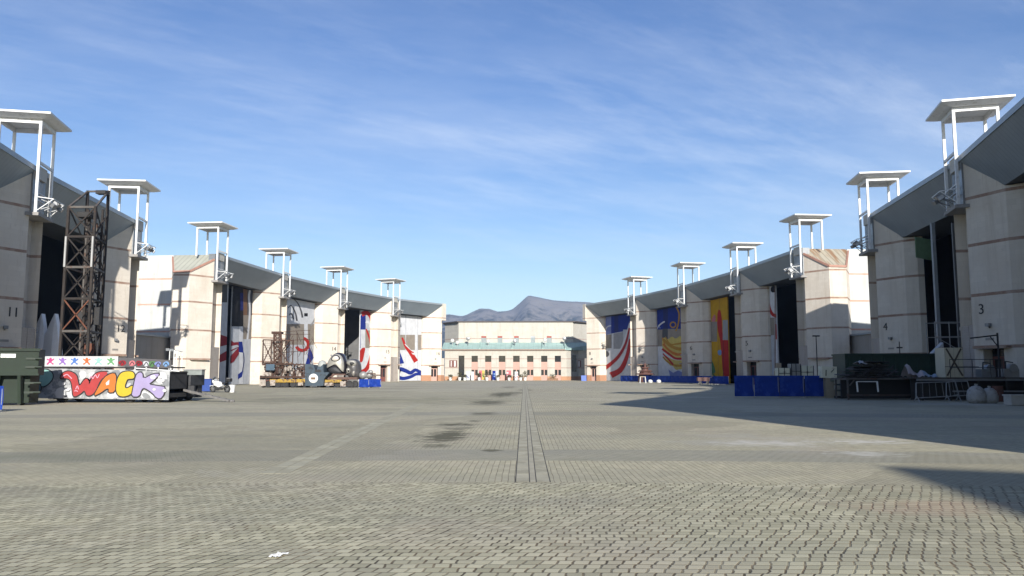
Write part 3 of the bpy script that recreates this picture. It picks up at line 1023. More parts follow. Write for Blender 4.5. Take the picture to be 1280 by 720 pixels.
LEAF = M('leaf_dull', (0.09, 0.10, 0.045), 0.7, 0, 0.4, 3, col2=(0.14, 0.05, 0.05), thr=0.56)
GP = 'potted plants before the far building'
pots = [(563, 1.5, 'small'), (574.5, 2.1, 'bushy'), (581, 1.5, 'low'), (599, 1.9, 'bushy'), (608.6, 2.3, 'tall'), (622.4, 1.4, 'low'), (636.4, 1.5, 'low'), (650.8, 1.6, 'low'), (656.5, 2.4, 'tall reddish'), (691, 1.7, 'round')]
for i, (px, h, kind) in enumerate(pots):
    p = atY(px, 474, YB - 3.0 - 0.4 * (i % 3))
    where = ('under the left notice board', 'before the dark side opening, left of the banners', 'just left of the white and violet banner', 'left foot of the crimson banner', 'between the lime and blue banners', 'right foot of the narrow white banner', 'before the pink banner', 'right of the last banner', 'right of all banners, tallest there', 'in a brown trough near the right end of the building')[i]
    t = thing('potted_plant', '%s plant in a pot %s' % (kind, where), 'plant', p.to_2d().to_3d(), 0, GP)
    mb = MB()
    if i == 9:
        mb.box(-1.3, 1.3, -0.35, 0.35, 0, 0.55)
        mb.build('pot', M('trough_brown', (0.30, 0.17, 0.10), 0.8), t)
    else:
        mb.lathe([(0.3, 0), (0.42, 0.65), (0.47, 0.68), (0.47, 0.78), (0.38, 0.76)], n=10)
        mb.build('pot', WHITE, t)
    lf = MB()
    for k in range(130):
        a = rnd.uniform(0, 6.28)
        r = rnd.random() ** 0.6 * (0.62 if i != 9 else 0.9)
        z = 0.7 + rnd.random() * (h - 0.7)
        c = Vector((r * math.cos(a), r * math.sin(a) * 0.9, z - r * 0.25))
        d = Vector((rnd.uniform(-1, 1), rnd.uniform(-1, 1), rnd.uniform(-0.4, 1))).normalized() * rnd.uniform(0.14, 0.26)
        e = d.cross(Vector((rnd.uniform(-1, 1), rnd.uniform(-1, 1), rnd.uniform(-1, 1)))).normalized() * 0.06
        lf.add([c - d, c + e, c + d, c - e], [(0, 1, 2, 3)])
    lf.build('foliage', LEAF, t, recalc=False)
    st = MB()
    for k in range(4):
        st.bar((0, 0, 0.6), (rnd.uniform(-.3, .3), rnd.uniform(-.3, .3), h * 0.8), 0.03)
    st.build('stem', M('stem_brown', (0.12, 0.09, 0.05)), t)
p = atY(729.8, 474, 188)
t = thing('leaning_panel', 'bright blue panel leaning against the left foot of hangar 8', 'panel', (p.x, p.y, 0))
mb = MB()
mb.obox((0, 0, 0.62), 1.2, 0.07, 1.35, rx=R(-18))
mb.build('sheet', M('blue_plastic', (0.04, 0.12, 0.50), 0.5), t)

# ------------------------------------------------------------------ barriers
BLUE = M('blue_mesh', (0.012, 0.046, 0.30), 0.95, 0, 0.25, 1.2, col2=(0.03, 0.075, 0.36), thr=0.55)
BLUE.node_tree.nodes['Principled BSDF'].inputs['Specular IOR Level'].default_value = 0.15


def make_barrier(w, h, label, group, loc, rz, white=True):
    t = thing('barrier_panel', label, 'barrier', loc, rz, group)
    mb = MB()
    for x in (-w / 2 + 0.03, w / 2 - 0.03):
        mb.tube((x, 0, 0.05), (x, 0, h), 0.025, n=6)
        mb.box(x - 0.04, x + 0.04, -0.32, 0.32, 0, 0.05)
    for z in (0.13, h - 0.03):
        mb.tube((-w / 2 + 0.03, 0, z), (w / 2 - 0.03, 0, z), 0.022, n=6)
    mb.build('frame', GALV, t)
    # slightly slack netting
    nx, nz = 14, 6
    vs, fs = [], []
    for j in range(nz + 1):
        for i in range(nx + 1):
            a = i / nx
            vs.append((-w / 2 + w * a, -0.035 - 0.05 * math.sin(a * math.pi * 3 + j * 0.5) * math.sin(j / nz * math.pi) + 0.008 * rnd.uniform(-1, 1), 0.1 + (h - 0.1) * j / nz))
    for j in range(nz):
        for i in range(nx):
            q = j * (nx + 1) + i
            fs.append((q, q + 1, q + nx + 2, q + nx + 1))
    MB().add([(v[0] * 1.03, v[1], v[2]) for v in vs], fs).build('netting', BLUE, t, smooth=True, recalc=False)
    return t


# far row before hangars 5 to 7: each panel its own
path = [Vector((20.3, 169.0)), Vector((27.0, 148.8)), Vector((31.4, 124.0))]
pp = []
for a, b in zip(path, path[1:]):
    n = 9 if a is path[0] else 11
    for k in range(n):
        pp.append((a + (b - a) * ((k + 0.5) / n), math.atan2((b - a).y, (b - a).x), (b - a).length / n))
base = None
lab_far = 'blue netting barrier panel in the row before hangars 5 to 7'
for k, (c, a, w) in enumerate(pp):
    if base is None:
        base = make_barrier(w * 0.98, 1.3, lab_far, 'blue barriers before hangars 5 to 7', (c.x, c.y, 0), a)
    else:
        o = copy_tree(base)
        o.location = (c.x, c.y, 0)
        o.rotation_euler = (0, 0, a + rnd.uniform(-0.04, 0.04) + (math.pi if False else 0))
        o.scale = (w / pp[0][2] * 1.0, 1, 1)
xs = [918, 943, 974.5, 1006, 1032]
names = ['first from the left', 'second from the left', 'third from the left', 'right end, next to the tan panel']
for k in range(4):
    a, b = atY(xs[k], 497, 57.6), atY(xs[k + 1], 497, 57.4)
    make_barrier((b - a).length * 0.985, 1.56, 'tall blue netting barrier in the right shade, %s' % names[k], 'tall blue barriers in the right shade', ((a.x + b.x) / 2, 57.5, 0), rnd.uniform(-0.02, 0.02))
a, b = gnd(449, 484.2), gnd(461, 484.2)
for k, (x0, x1, Y, lab) in enumerate(((449, 461, 95.5, 'blue netting barrier beside the black and silver masks, left one'), (461.5, 476, 98, 'blue netting barrier before hangar 15, right one of two'))):
    a, b = atY(x0, 484, Y), atY(x1, 484, Y)
    make_barrier((b - a).length, 1.05, lab, 'two blue barriers before hangar 15', ((a.x + b.x) / 2, Y, 0), 0.05)
a = atY(8, 515, 35.7)
make_barrier(2.2, 1.15, 'blue netting barrier before the green waste container at the left edge', None, (a.x - 1.35, 35.7, 0), 0.05)

# ------------------------------------------------------------------ left foreground
GREEN = M('container_green', (0.011, 0.025, 0.012), 0.75, 0, 0.25, 1.5, col2=(0.025, 0.03, 0.02), thr=0.64)
a = atY(45, 507, 43)
t = thing('waste_container', 'big dark green waste container with slanted ribs at the left edge', 'container', (a.x - 3.2 * math.cos(R(20)), 43 - 3.2 * math.sin(R(20)), 0), R(20))
mb = MB()
mb.prism([(-3.2, 0), (3.2, 0), (3.2, 1.5), (-3.2, 1.5)], 1.62, 3.02)
mb.prism([(-3.0, 0.45), (2.75, 0.45), (3.0, 1.5), (-3.0, 1.5)], 0.12, 1.63)
mb.build('body', GREEN, t, bevel=0.02)
for x, sl in ((1.3, -0.25), (2.35, 0.05), (-0.6, -0.25), (-2.2, -0.25)):
    mb = MB()
    mb.bar((x + sl, 0.3, 0.1), (x, 0.08, 1.62), 0.16, 0.3)
    mb.build('rib', GREEN, t)
mb = MB()
mb.box(-3.25, 3.25, -0.08, 0.0, 2.9, 3.05)
mb.box(-3.25, 3.25, -0.05, 0.0, 1.6, 1.7)
mb.build('rim', GREEN, t)
for z in (2.5, 2.05, 1.2, 0.7):
    mb = MB()
    mb.tube((3.05, -0.1, z), (3.38, -0.1, z), 0.06)
    mb.box(2.6, 3.2, -0.07, -0.003, z - 0.05, z + 0.05)
    mb.build('hinge', M('hinge_green', (0.016, 0.03, 0.016), 0.6), t)
mb = MB()
mb.box(1.4, 1.75 + 0.35, -0.012, -0.003, 2.55, 2.75)
mb.build('plate', WHITE, t)
mb = MB()
for x in (-2.4, 2.3):
    mb.tube((x, 0.5, 0.12), (x, 1.4, 0.12), 0.12, n=10)
mb.build('roller', DARK, t)

# graffiti float
YG = 47.0
SILVER = M('float_white_paint', (0.50, 0.51, 0.51), 0.6, 0, 0.1, 1.2, col2=(0.27, 0.28, 0.29), thr=0.5)
g0, g1 = atY(40, 480, YG).x, atY(211.5, 480, YG).x
fl = thing('graffiti_float', 'low white float trailer with WACK graffiti lettered in red, orange, yellow and lilac', 'float', (g0, YG, 0))
W = g1 - g0
gx = lambda px: atY(px, 480, YG).x - g0
gz = lambda py: atY(130, py, YG).z
mb = MB()
mb.prism([(0, 0), (W, 0), (W, 0.06), (0, 0.06)], [gz(497.6), gz(499.8), gz(499.8), gz(497.6)], [gz(460), gz(463.6), gz(463.6), gz(460)])
panel = mb.build('side_panel', SILVER, fl)
mb = MB()
mb.box(0.1, W - 0.05, 0.07, 2.6, 0.55, 0.8)
mb.box(0.1, 0.2, 0.07, 2.6, 0.8, 1.9)
mb.box(W - 0.15, W - 0.05, 0.07, 2.6, 0.3, gz(464))
mb.box(0.1, W - 0.1, 2.5, 2.6, 0.3, 1.85)
mb.box(0.0, W, 0.07, 2.6, gz(464) - 0.08, gz(464) - 0.02)
mb.build('chassis', DARK, fl)
for px in (160, 195, 75):
    for y in (0.35, 2.2):
        w_ = MB()
        x = gx(px)
        w_.lathe([(0.2, -0.12), (0.36, -0.12), (0.4, -0.06), (0.4, 0.06), (0.36, 0.12), (0.2, 0.12)], (x, y, 0.4), 18, 'y')
        wh = w_.build('wheel', BLACK, fl)
        r_ = MB()
        r_.lathe([(0.02, -0.08), (0.2, -0.1), (0.22, 0.1)], (x, y, 0.4), 14, 'y')
        r_.build('rim', GALV, wh)
# upper boards
mb = MB()
mb.box(gx(44), gx(142), 0.35, 0.42, gz(458), gz(445.2))
up1 = mb.build('frieze_board', M('frieze_white', (0.66, 0.67, 0.66), 0.6, 0, 0.06, 1.2), fl)
mb = MB()
mb.prism([(gx(142.2), 0.4), (gx(209), 0.4), (gx(209), 0.47), (gx(142.2), 0.47)], [gz(458), gz(460.5)] * 1 + [gz(460.5), gz(458)], [gz(446.5), gz(450), gz(450), gz(446.5)])
up2 = mb.build('dark_board', M('board_dark', (0.10, 0.095, 0.10), 0.7, 0, 0.2, 1.0), fl)
mb = MB()
mb.box(gx(44), gx(209), 0.43, 2.4, gz(458) - 0.1, gz(458) - 0.02)
mb.build('deck', DARK, fl)


def decal(parent, shapes, y, dy, to, name):
    """painted shapes lying millimetres proud of a board; shapes: (material, pixel polygon)"""
    mats = []
    mb = MB()
    for k, (m, pts) in enumerate(shapes):
        if m not in mats:
            mats.append(m)
        mb.mat(mats.index(m)).add([(to(p)[0], y - dy * (k + 1), to(p)[1]) for p in pts], [tuple(range(len(pts)))])
    return mb.build(name, mats, parent, recalc=False)


gto = lambda p: (gx(p[0]), gz(p[1]))
z2 = lambda pts: [(p[0] / 3.6, 320 + p[1] / 3.6) for p in pts]      # measured on an enlargement
GR = M('spray_red', (0.44, 0.04, 0.04), 0.6, 0, 0.12, 2)
GO = M('spray_orange', (0.58, 0.17, 0.02), 0.6, 0, 0.1, 2)
GY = M('spray_yellow', (0.60, 0.43, 0.015), 0.6, 0, 0.08, 2)
GL = M('spray_lilac', (0.37, 0.31, 0.52), 0.6, 0, 0.08, 2)
GT = M('spray_teal', (0.28, 0.52, 0.47), 0.6, 0, 0.1, 2)
GD = M('spray_dark_teal', (0.10, 0.19, 0.22), 0.6, 0, 0.1, 2)
GW = M('spray_white', (0.66, 0.66, 0.67), 0.6, 0, 0.04, 2)
GG = M('spray_grey', (0.26, 0.27, 0.28), 0.6, 0, 0.12, 2)
GK = M('spray_black', (0.02, 0.018, 0.02), 0.6)
GP_ = M('spray_pink', (0.75, 0.35, 0.45), 0.6)


def grow(pts, d):
    n = len(pts)
    area = sum(pts[i][0] * pts[(i + 1) % n][1] - pts[(i + 1) % n][0] * pts[i][1] for i in range(n))
    sg = 1 if area > 0 else -1
    o = []
    for i in range(n):
        a, b, c = pts[i - 1], pts[i], pts[(i + 1) % n]
        n1 = ((b[1] - a[1]), -(b[0] - a[0]))
        n2 = ((c[1] - b[1]), -(c[0] - b[0]))
        l1, l2 = math.hypot(*n1) or 1, math.hypot(*n2) or 1
        m = (n1[0] / l1 + n2[0] / l2, n1[1] / l1 + n2[1] / l2)
        k = math.hypot(*m)
        k = max(k, 0.7)
        o.append((b[0] + sg * m[0] / k * d * min(1.5, 2 / k), b[1] + sg * m[1] / k * d * min(1.5, 2 / k)))
    return o


sh = []
# white glow round the letters, smudges
for pts in ([(300, 600), (325, 590), (340, 640), (305, 640)], [(395, 525), (430, 522), (418, 548), (402, 552)], [(505, 590), (530, 600), (540, 640), (490, 640), (480, 620)], [(640, 600), (690, 625), (700, 641), (630, 641)], [(700, 525), (748, 522), (752, 580), (700, 570)], [(350, 520), (380, 515), (392, 540), (365, 560)], [(250, 600), (290, 585), (300, 640), (255, 640)]):
    sh.append((GW, smooth(pts, 2)))
for pts in ([(230, 515), (262, 512), (258, 550), (240, 560)], [(640, 620), (660, 612), (690, 640), (650, 642)], [(500, 515), (530, 512), (540, 525), (525, 560)], [(725, 560), (755, 550), (757, 585), (735, 580)], [(655, 520), (690, 522), (675, 536), (650, 540)]):
    sh.append((GG, smooth(pts, 2)))
# first letter, teal, cut by the container
P1 = smooth([(150, 545), (165, 518), (205, 508), (235, 525), (238, 552), (215, 580), (190, 590), (165, 560)], 2)
D1 = smooth([(140, 570), (160, 555), (185, 580), (188, 605), (165, 628), (140, 630)], 2)
Wl = [(268, 552), (285, 522), (315, 518), (345, 535), (352, 565), (360, 590), (385, 548), (402, 560), (402, 585), (418, 540), (440, 522), (490, 520), (475, 540), (450, 560), (430, 620), (395, 632), (385, 600), (365, 622), (335, 636), (330, 600), (322, 560), (300, 548)]
Al = [(425, 632), (447, 590), (468, 548), (500, 528), (522, 530), (524, 575), (520, 612), (492, 615), (494, 595), (478, 598), (462, 612)]
Ah = [(478, 572), (494, 556), (494, 578), (482, 582)]
Cl = smooth([(548, 522), (590, 518), (606, 530), (604, 552), (580, 552), (572, 556), (562, 590), (575, 598), (600, 580), (607, 600), (590, 625), (555, 634), (530, 622), (525, 585), (532, 545)], 2)
Kl = [(612, 540), (622, 525), (640, 524), (645, 555), (690, 530), (722, 530), (692, 560), (668, 578), (715, 585), (750, 590), (735, 638), (712, 640), (690, 615), (655, 592), (640, 598), (632, 632), (598, 632), (602, 600)]
for m, p, s_ in ((GT, P1, 0), (GD, D1, 0), (GR, smooth(Wl, 2), 0), (GO, smooth(Al, 1), 0), (GY, Cl, 0), (GL, smooth(Kl, 1), 0)):
    sh.append((GK, grow(p, 5.0)))
    sh.append((m, p))
sh.append((GW, Ah))
for p in (ribbon([(280, 545), (300, 533), (312, 540), (325, 552)], 2.2), ribbon([(345, 600), (352, 585), (358, 600)], 2), ribbon([(405, 555), (412, 540), (420, 552), (430, 535), (440, 548), (448, 532)], 2), ribbon([(340, 608), (348, 606), (356, 610)], 2)):
    sh.append((GP_, p))
for p in ((690, 545, 14), (722, 545, 10), (735, 560, 9), (698, 600, 8), (745, 605, 10), (310, 600, 12), (290, 575, 9)):
    sh.append((GW, smooth([(p[0] + p[2] * math.cos(a), p[1] + p[2] * 0.8 * math.sin(a)) for a in (0, 1.0, 2.1, 3.1, 4.2, 5.2)], 1)))
for p in ((490, 525, 8), (525, 640, 9), (440, 640, 8)):
    sh.append((paint('grey'), smooth([(p[0] + p[2] * math.cos(a), p[1] + p[2] * 0.5 * math.sin(a)) for a in (0, 1.0, 2.1, 3.1, 4.2, 5.2)], 1)))
decal(panel, [(m, z2(p)) for m, p in sh], 0.0, 0.003, gto, 'graffiti_lettering')
# small dancing splats on the frieze, one per colour
splat = [(-4, -16), (4, -16), (6, -7), (16, -13), (17, -7), (6, 2), (6, 7), (17, 13), (12, 19), (2, 9), (-4, 9), (-11, 19), (-18, 15), (-8, 4), (-7, -2), (-18, -6), (-16, -12), (-7, -7)]
fs_ = []
for k, (x, c) in enumerate(((160, (0.5, 0.04, 0.1)), (205, (0.55, 0.05, 0.22)), (260, (0.28, 0.14, 0.48)), (315, (0.07, 0.18, 0.52)), (370, (0.68, 0.14, 0.03)), (424, (0.32, 0.6, 0.54)), (480, (0.12, 0.36, 0.14)))):
    m = M('splat_%d' % k, c, 0.6)
    q = 1 if k % 2 else -1
    fs_.append((m, z2([(x + q * a, 472 + b * 0.95) for a, b in splat])))
decal(up1, fs_, 0.35, 0.003, gto, 'dancing_figures')
fs_ = []
for k, (x, c) in enumerate(((530, 'dred'), (575, 'pink'), (605, 'dred'), (640, 'lgrey'), (668, 'green'), (695, 'lav'), (730, 'sky'))):
    pts = smooth([(x + 19 * math.cos(a) * rnd.uniform(.6, 1.1), 480 + (x - 520) * 0.035 + 15 * math.sin(a) * rnd.uniform(.6, 1.1)) for a in [i * 0.785 for i in range(8)]], 2)
    fs_.append((paint(c), z2(pts)))
    fs_.append((GK, z2(ribbon([(x - 10, 488 + (x - 520) * .035), (x, 474 + (x - 520) * .035), (x + 9, 486 + (x - 520) * .035)], 2.0))))
decal(up2, fs_, 0.4, 0.003, gto, 'scrawled_tags')
mb = MB()
for a, b in (((166, 458), (166, 464)), ((180, 459), (180, 464)), ((195, 459), (195, 464)), ((211, 460), (211, 465)), ((165, 460), (222, 464))):
    p, q = gto(a), gto(b)
    mb.bar((p[0], 0.2, p[1]), (q[0], 0.2, q[1]), 0.05)
mb.build('rail', WHITE, fl)

# dark steel trailer with tow bar
YT = 50.0
x0, x1 = atY(208, 480, YT).x, atY(254, 480, YT + 2.0).x
t = thing('steel_trailer', 'dark grey steel trailer with tow bar on the paving, right of the graffiti float', 'trailer', (x0, YT, 0))
W2 = x1 - x0
DG = M('dark_grey_steel', (0.06, 0.062, 0.066), 0.6, 0.2, 0.2, 1.5)
mb = MB()
mb.box(0, W2, 0, 2.2, 0.95, 1.62)
mb.build('body', DG, t, bevel=0.02)
for xa, xb in ((0.0, 0.12), (0.62, 0.95), (1.5, 1.75), (W2 - 0.16, W2 - 0.0)):
    mb = MB()
    mb.box(xa, xb, 0.0, 0.2, 0.25 if xa else 0.1, 0.95)
    mb.build('leg', DG, t)
mb = MB()
mb.box(0.1, W2 - 0.1, 1.4, 2.1, 0.2, 0.95)
mb.box(1.2, W2 - 0.02, 0.25, 1.2, 0.3, 0.5)
mb.build('undercarriage', DARK, t)
for x in (0.5, W2 - 0.5):
    w_ = MB()
    w_.lathe([(0.05, -0.1), (0.3, -0.1), (0.34, 0), (0.3, 0.1), (0.05, 0.1)], (x, 0.9, 0.34), 16, 'y')
    w_.build('wheel', BLACK, t)
p = gnd(287, 502.5) - Vector((x0, YT, 0))
q = Vector((0.3, -0.4, 0.92))
mb = MB()
e = Vector((0, 0, 0.07))
for o in (Vector((0, 0.12, 0)), Vector((0, -0.12, 0))):
    mb.bar(q + o, p + o + e, 0.08, 0.12)
for k in range(9):
    a = k / 9
    c = q.lerp(p + e, a + 0.05)
    mb.bar(c + Vector((0, -0.12, 0.05)), c + Vector((0, 0.12, 0.05)), 0.06)
mb.lathe([(0.05, 0), (0.16, 0.02), (0.16, 0.12), (0.05, 0.14)], p + Vector((0.15, 0, 0)), 10)
mb.build('tow_bar', M('tow_bar_steel', (0.24, 0.23, 0.22), 0.6, 0.2, 0.3, 6), t)
# white tube frame standing on it
t = thing('tube_frame', 'white tubular step frame standing on the dark steel trailer', 'frame', (atY(216, 470, YT + 0.5).x, YT + 0.5, 1.62))
mb = MB()
hz = lambda py: atY(216, py, YT + 0.5).z - 1.62
hx = lambda px: atY(px, 455, YT + 0.5).x - atY(216, 470, YT + 0.5).x
for a, b in (((211.5, 470), (211.5, 438)), ((217, 470), (217, 438)), ((220.5, 470), (220.5, 439)), ((217, 447), (223, 447)), ((217, 439), (224, 439)), ((211, 457), (221, 457)), ((208, 438), (216, 437))):
    mb.tube((hx(a[0]), 0, hz(a[1])), (hx(b[0]), 0, hz(b[1])), 0.03, n=6)
    if a[0] == b[0]:
        mb.tube((hx(a[0]), 0.8, hz(a[1])), (hx(b[0]), 0.8, hz(b[1])), 0.03, n=6)
        mb.tube((hx(b[0]), 0.8, hz(b[1])), (hx(b[0]), 0, hz(b[1])), 0.03, n=6)
mb.build('tube_work', WHITE, t)
mb = MB()
mb.obox((hx(209.5), 0, hz(437)), 0.22, 0.2, 0.16)
mb.obox((hx(215), 0, hz(437.5)), 0.2, 0.2, 0.14)
mb.build('clamp_lamp', LAMPG, t)
t = thing('glass_case', 'low grey box with clear panels lying on the dark steel trailer', 'box', (atY(240, 467, YT + 0.7).x, YT + 0.7, 1.62))
mb = MB()
mb.box(-0.55, 0.62, 0, 0.5, 0.0, 0.3)
mb.build('case', M('case_grey', (0.30, 0.33, 0.31), 0.35, 0, 0.2, 3), t)
mb = MB()
mb.box(-0.6, 0.66, -0.04, 0.54, 0.3, 0.35)
mb.build('lid', GALV, t)

# rusty lattice tower
YL = 53.5
RUST = M('rusty_steel', (0.036, 0.029, 0.025), 0.85, 0.1, 0.35, 1.6, col2=(0.075, 0.04, 0.026), thr=0.62)
RUST2 = M('red_lead_steel', (0.17, 0.062, 0.032), 0.8, 0, 0.3, 2)
WORN = M('worn_grey_steel', (0.12, 0.11, 0.10), 0.7, 0.1, 0.3, 1.2, col2=(0.11, 0.06, 0.04), thr=0.55)
x0 = atY(92, 445, YL).x
t = thing('lattice_tower', 'tall rusty steel lattice tower standing behind the graffiti float', 'tower', (x0, YL, 0), 0)
wF, dB = 1.85, 3.0
zf, zb = 13.1, 14.9
FLg, FRg, BLg, BRg = Vector((-wF / 2, 0, 0)), Vector((wF / 2, 0, 0)), Vector((-1.35, dB, 0)), Vector((0.15, dB, 0))
Z = Vector((0, 0, 1))
for b_, h_ in ((FLg, zf), (FRg, zf), (BLg, zb), (BRg, zb)):
    mb = MB()
    mb.bar(b_, b_ + Z * h_, 0.16)
    mb.build('corner_post', RUST, t)
levels = [0.3, 2.6, 4.55, 6.75, 8.9, 11.0, 13.05]
for k, z in enumerate(levels):
    mb = MB()
    zt_ = z
    for a, b in ((FLg, FRg), (FRg, BRg), (BRg, BLg), (BLg, FLg)):
        za = zt_ if a.y == 0 or k < 6 else zb - 0.06
        zc = zt_ if b.y == 0 or k < 6 else zb - 0.06
        mb.bar(a + Z * za, b + Z * zc, 0.12 if a.y or b.y else 0.15)
    mb.build('girt', WORN if k in (2, 4, 6) else RUST, t)
    if k < 6:
        zn = levels[k + 1]
        mb = MB()
        mb.bar(FLg + Z * z, FRg + Z * zn, 0.08)
        mb.bar(FRg + Z * z, FLg + Z * zn, 0.08)
        mb.build('brace', RUST2 if k == 2 else (WORN if k == 0 else RUST), t)
        mb = MB()
        for a, b in ((FRg, BRg), (BRg, BLg), (BLg, FLg)):
            m_ = (a + b) / 2
            mb.bar(a + Z * z, b + Z * zn, 0.07)
            mb.bar(b + Z * z, a + Z * zn, 0.07)
        mb.build('brace', RUST, t)
mb = MB()
for dx in (-0.35, 0.3):
    mb.bar((dx, 1.4, 0.2), (dx, 1.4, 12.2), 0.14)
for z in [0.6 + 0.75 * i for i in range(15)]:
    mb.bar((-0.35, 1.4, z), (0.3, 1.4, z), 0.07)
    mb.bar((-0.35, 1.4, z), (0.3, 1.4, z + 0.7), 0.05)
mb.build('inner_mast', WORN, t)
mb = MB()
for z in [0.5 + 0.9 * i for i in range(13)]:
    p_, q_ = Vector((-0.95, 2.5, z)), Vector((0.1, 2.5, z + rnd.uniform(-.2, .6)))
    mb.bar(p_, q_, 0.09)
    mb.bar((0.45, 0.5, z), (-0.6, 2.6, z + 0.9), 0.06)
mb.bar((-0.95, 2.5, 0.3), (-0.95, 2.5, 13.4), 0.13)
mb.bar((0.1, 2.5, 0.3), (0.1, 2.5, 13.4), 0.13)
mb.bar((0.05, 0.9, 0.3), (0.05, 0.9, 12.4), 0.16)
mb.build('lift_guide', RUST, t)
for z, w_ in ((1.2, 0.9), (2.9, 0.7), (6.0, 0.6), (8.2, 0.5)):
    mb = MB()
    mb.obox((rnd.uniform(-.3, .3), 1.9, z), w_, 0.6, 0.9, rz=rnd.uniform(0, 1))
    mb.tube((rnd.uniform(-.5, .5), 1.4, z - 0.6), (rnd.uniform(-.5, .5), 1.6, z + 1.6), 0.05)
    mb.build('motor_box', DARK, t)
mb = MB()
for z, s_ in ((5.6, 0.8), (3.4, 0.9), (2.0, 0.7), (11.2, 0.5)):
    mb = MB()
    mb.obox((rnd.uniform(-.4, .4), 1.2, z), s_ * 0.7, 0.5, s_ * 0.8, rz=rnd.uniform(0, 1))
    mb.build('winch_box', RUST2 if z < 5 else DARK, t)
mb = MB()
mb.obox((0.0, 0.7, 12.6), 1.0, 0.9, 0.35)
mb.box(-0.35, 0.35, 2.2, 2.7, 14.5, 14.75)
mb.build('head_sheave', DARK, t)
mb = MB()
mb.tube(FLg + Vector((-0.02, -0.1, 8.9)), FLg + Vector((-0.02, -0.1, 11)), 0.07)
mb.tube(FRg + Vector((-0.02, -0.1, 8.9)), FRg + Vector((-0.02, -0.1, 11)), 0.07)
mb.build('pale_sleeve', M('sleeve_grey', (0.45, 0.45, 0.44), 0.6), t)
mb = MB()
mb.bar(FRg + Vector((0.2, 0.5, 4.4)), FRg + Vector((0.95, 0.2, 0.05)), 0.07)
mb.obox(FRg + Vector((0.25, 0.6, 5.6)), 0.35, 0.35, 1.2)
mb.build('side_strut', DARK, t)
mb = MB()
for a, b in ((FLg, FRg), (BLg, BRg), (FLg, BLg), (FRg, BRg)):
    mb.bar(a + Z * 0.12 - (b - a) * 0.3, b + Z * 0.12 + (b - a) * 0.3, 0.24)
mb.build('base_frame', DARK, t)

# white fins in the open door of hangar 12
for px, py, w, lab in ((52, 392, 1.55, 'white pointed fin prop inside the door of hangar 12, left of two'), (68.5, 392, 1.7, 'white pointed fin prop inside the door of hangar 12, beside the lattice tower')):
    p = atY(px, py, 70.0)
    t = thing('fin_prop', lab, 'prop', (p.x, 70.0, 0))
    mb = MB()
    h = p.z
    pts = [(-2.0, 0), (-1.75, h * 0.3), (-1.15, h * 0.62), (-0.45, h * 0.87), (-0.02, h), (0.03, h), (0.3, h * 0.85), (0.6, h * 0.6), (0.85, h * 0.3), (1.0, 0)]
    pts = [(a * w / 1.9, b) for a, b in pts]
    n = len(pts)
    vs = [(a, -0.02, b) for a, b in pts] + [(a, 0.5, b) for a, b in pts] + [(0, -0.3, h * 0.3)]
    fs = [(i, i + 1, 2 * n) for i in range(n - 1)] + [(n - 1, 0, 2 * n)] + [(i, i + 1, n + i + 1, n + i) for i in range(n - 1)] + [tuple(range(2 * n - 1, n - 1, -1)), (n - 1, 0, n, 2 * n - 1)]
    mb.add(vs, fs)
    mb.build('fin', M('fin_white', (0.98, 0.98, 1.0), 0.6, 0, 0.12, 0.7), t)
    mb = MB()
    mb.box(-1.2, 1.0, -0.35, -0.28, 2.2, 2.27)
    mb.box(-1.2, -1.14, -0.35, -0.28, 0, 2.2)
    mb.box(0.94, 1.0, -0.35, -0.28, 0, 2.2)
    mb.build('stand', DARK, t)

# motorbike
p = gnd(275, 490.5)
t = thing('motorbike', 'white touring motorbike with black top case parked before hangar 13', 'motorbike', (p.x, p.y, 0), R(168))
for x, lab in ((0.74, 'f'), (-0.72, 'r')):
    mb = MB()
    prof = [(0.27, -0.06), (0.30, -0.07), (0.325, -0.03), (0.325, 0.03), (0.30, 0.07), (0.27, 0.06), (0.27, -0.06)]
    mb.lathe(prof, (x, 0, 0.325), 20, 'y')
    w = mb.build('wheel', BLACK, t)
    mb = MB()
    for k in range(5):
        a = k * math.pi / 5
        mb.bar((x - 0.27 * math.cos(a), 0, 0.325 - 0.27 * math.sin(a)), (x + 0.27 * math.cos(a), 0, 0.325 + 0.27 * math.sin(a)), 0.035)
    mb.lathe([(0.01, -0.07), (0.08, -0.07), (0.08, 0.07), (0.01, 0.07)], (x, 0, 0.325), 10, 'y')
    mb.build('rim', GALV, w)
mb = MB()
mb.prism([(0.66, -0.13), (0.78, 0), (0.66, 0.13), (0.1, 0.2), (-0.25, 0.16), (-0.25, -0.16), (0.1, -0.2)], [0.75, 0.8, 0.75, 0.45, 0.55, 0.55, 0.45], [1.05, 0.98, 1.05, 0.98, 0.82, 0.82, 0.98])
mb.obox((0.55, 0, 1.0), 0.3, 0.42, 0.3, ry=0.5)
mb.build('fairing', WHITE, t, bevel=0.03)
mb = MB()
mb.prism([(0.05, -0.14), (0.05, 0.14), (-0.75, 0.12), (-0.75, -0.12)], [0.72, 0.72, 0.85, 0.85], [0.84, 0.84, 0.95, 0.95])
mb.build('saddle', BLACK, t, bevel=0.02)
mb = MB()
mb.obox((-0.86, 0, 1.12), 0.42, 0.5, 0.32)
tcs = mb.build('top_case', BLACK, t, bevel=0.05)
mb = MB()
mb.obox((-0.86, 0, 1.285), 0.3, 0.3, 0.02)
mb.build('lid', WHITE, tcs)
mb = MB()
mb.obox((0.05, 0, 0.42), 0.5, 0.34, 0.36)
mb.tube((-0.05, 0.22, 0.3), (-0.85, 0.22, 0.5), 0.06)
mb.obox((0.3, 0, 0.3), 0.2, 0.3, 0.25)
mb.build('engine', M('engine_grey', (0.12, 0.12, 0.125), 0.4, 0.6, 0.3, 8), t)
mb = MB()
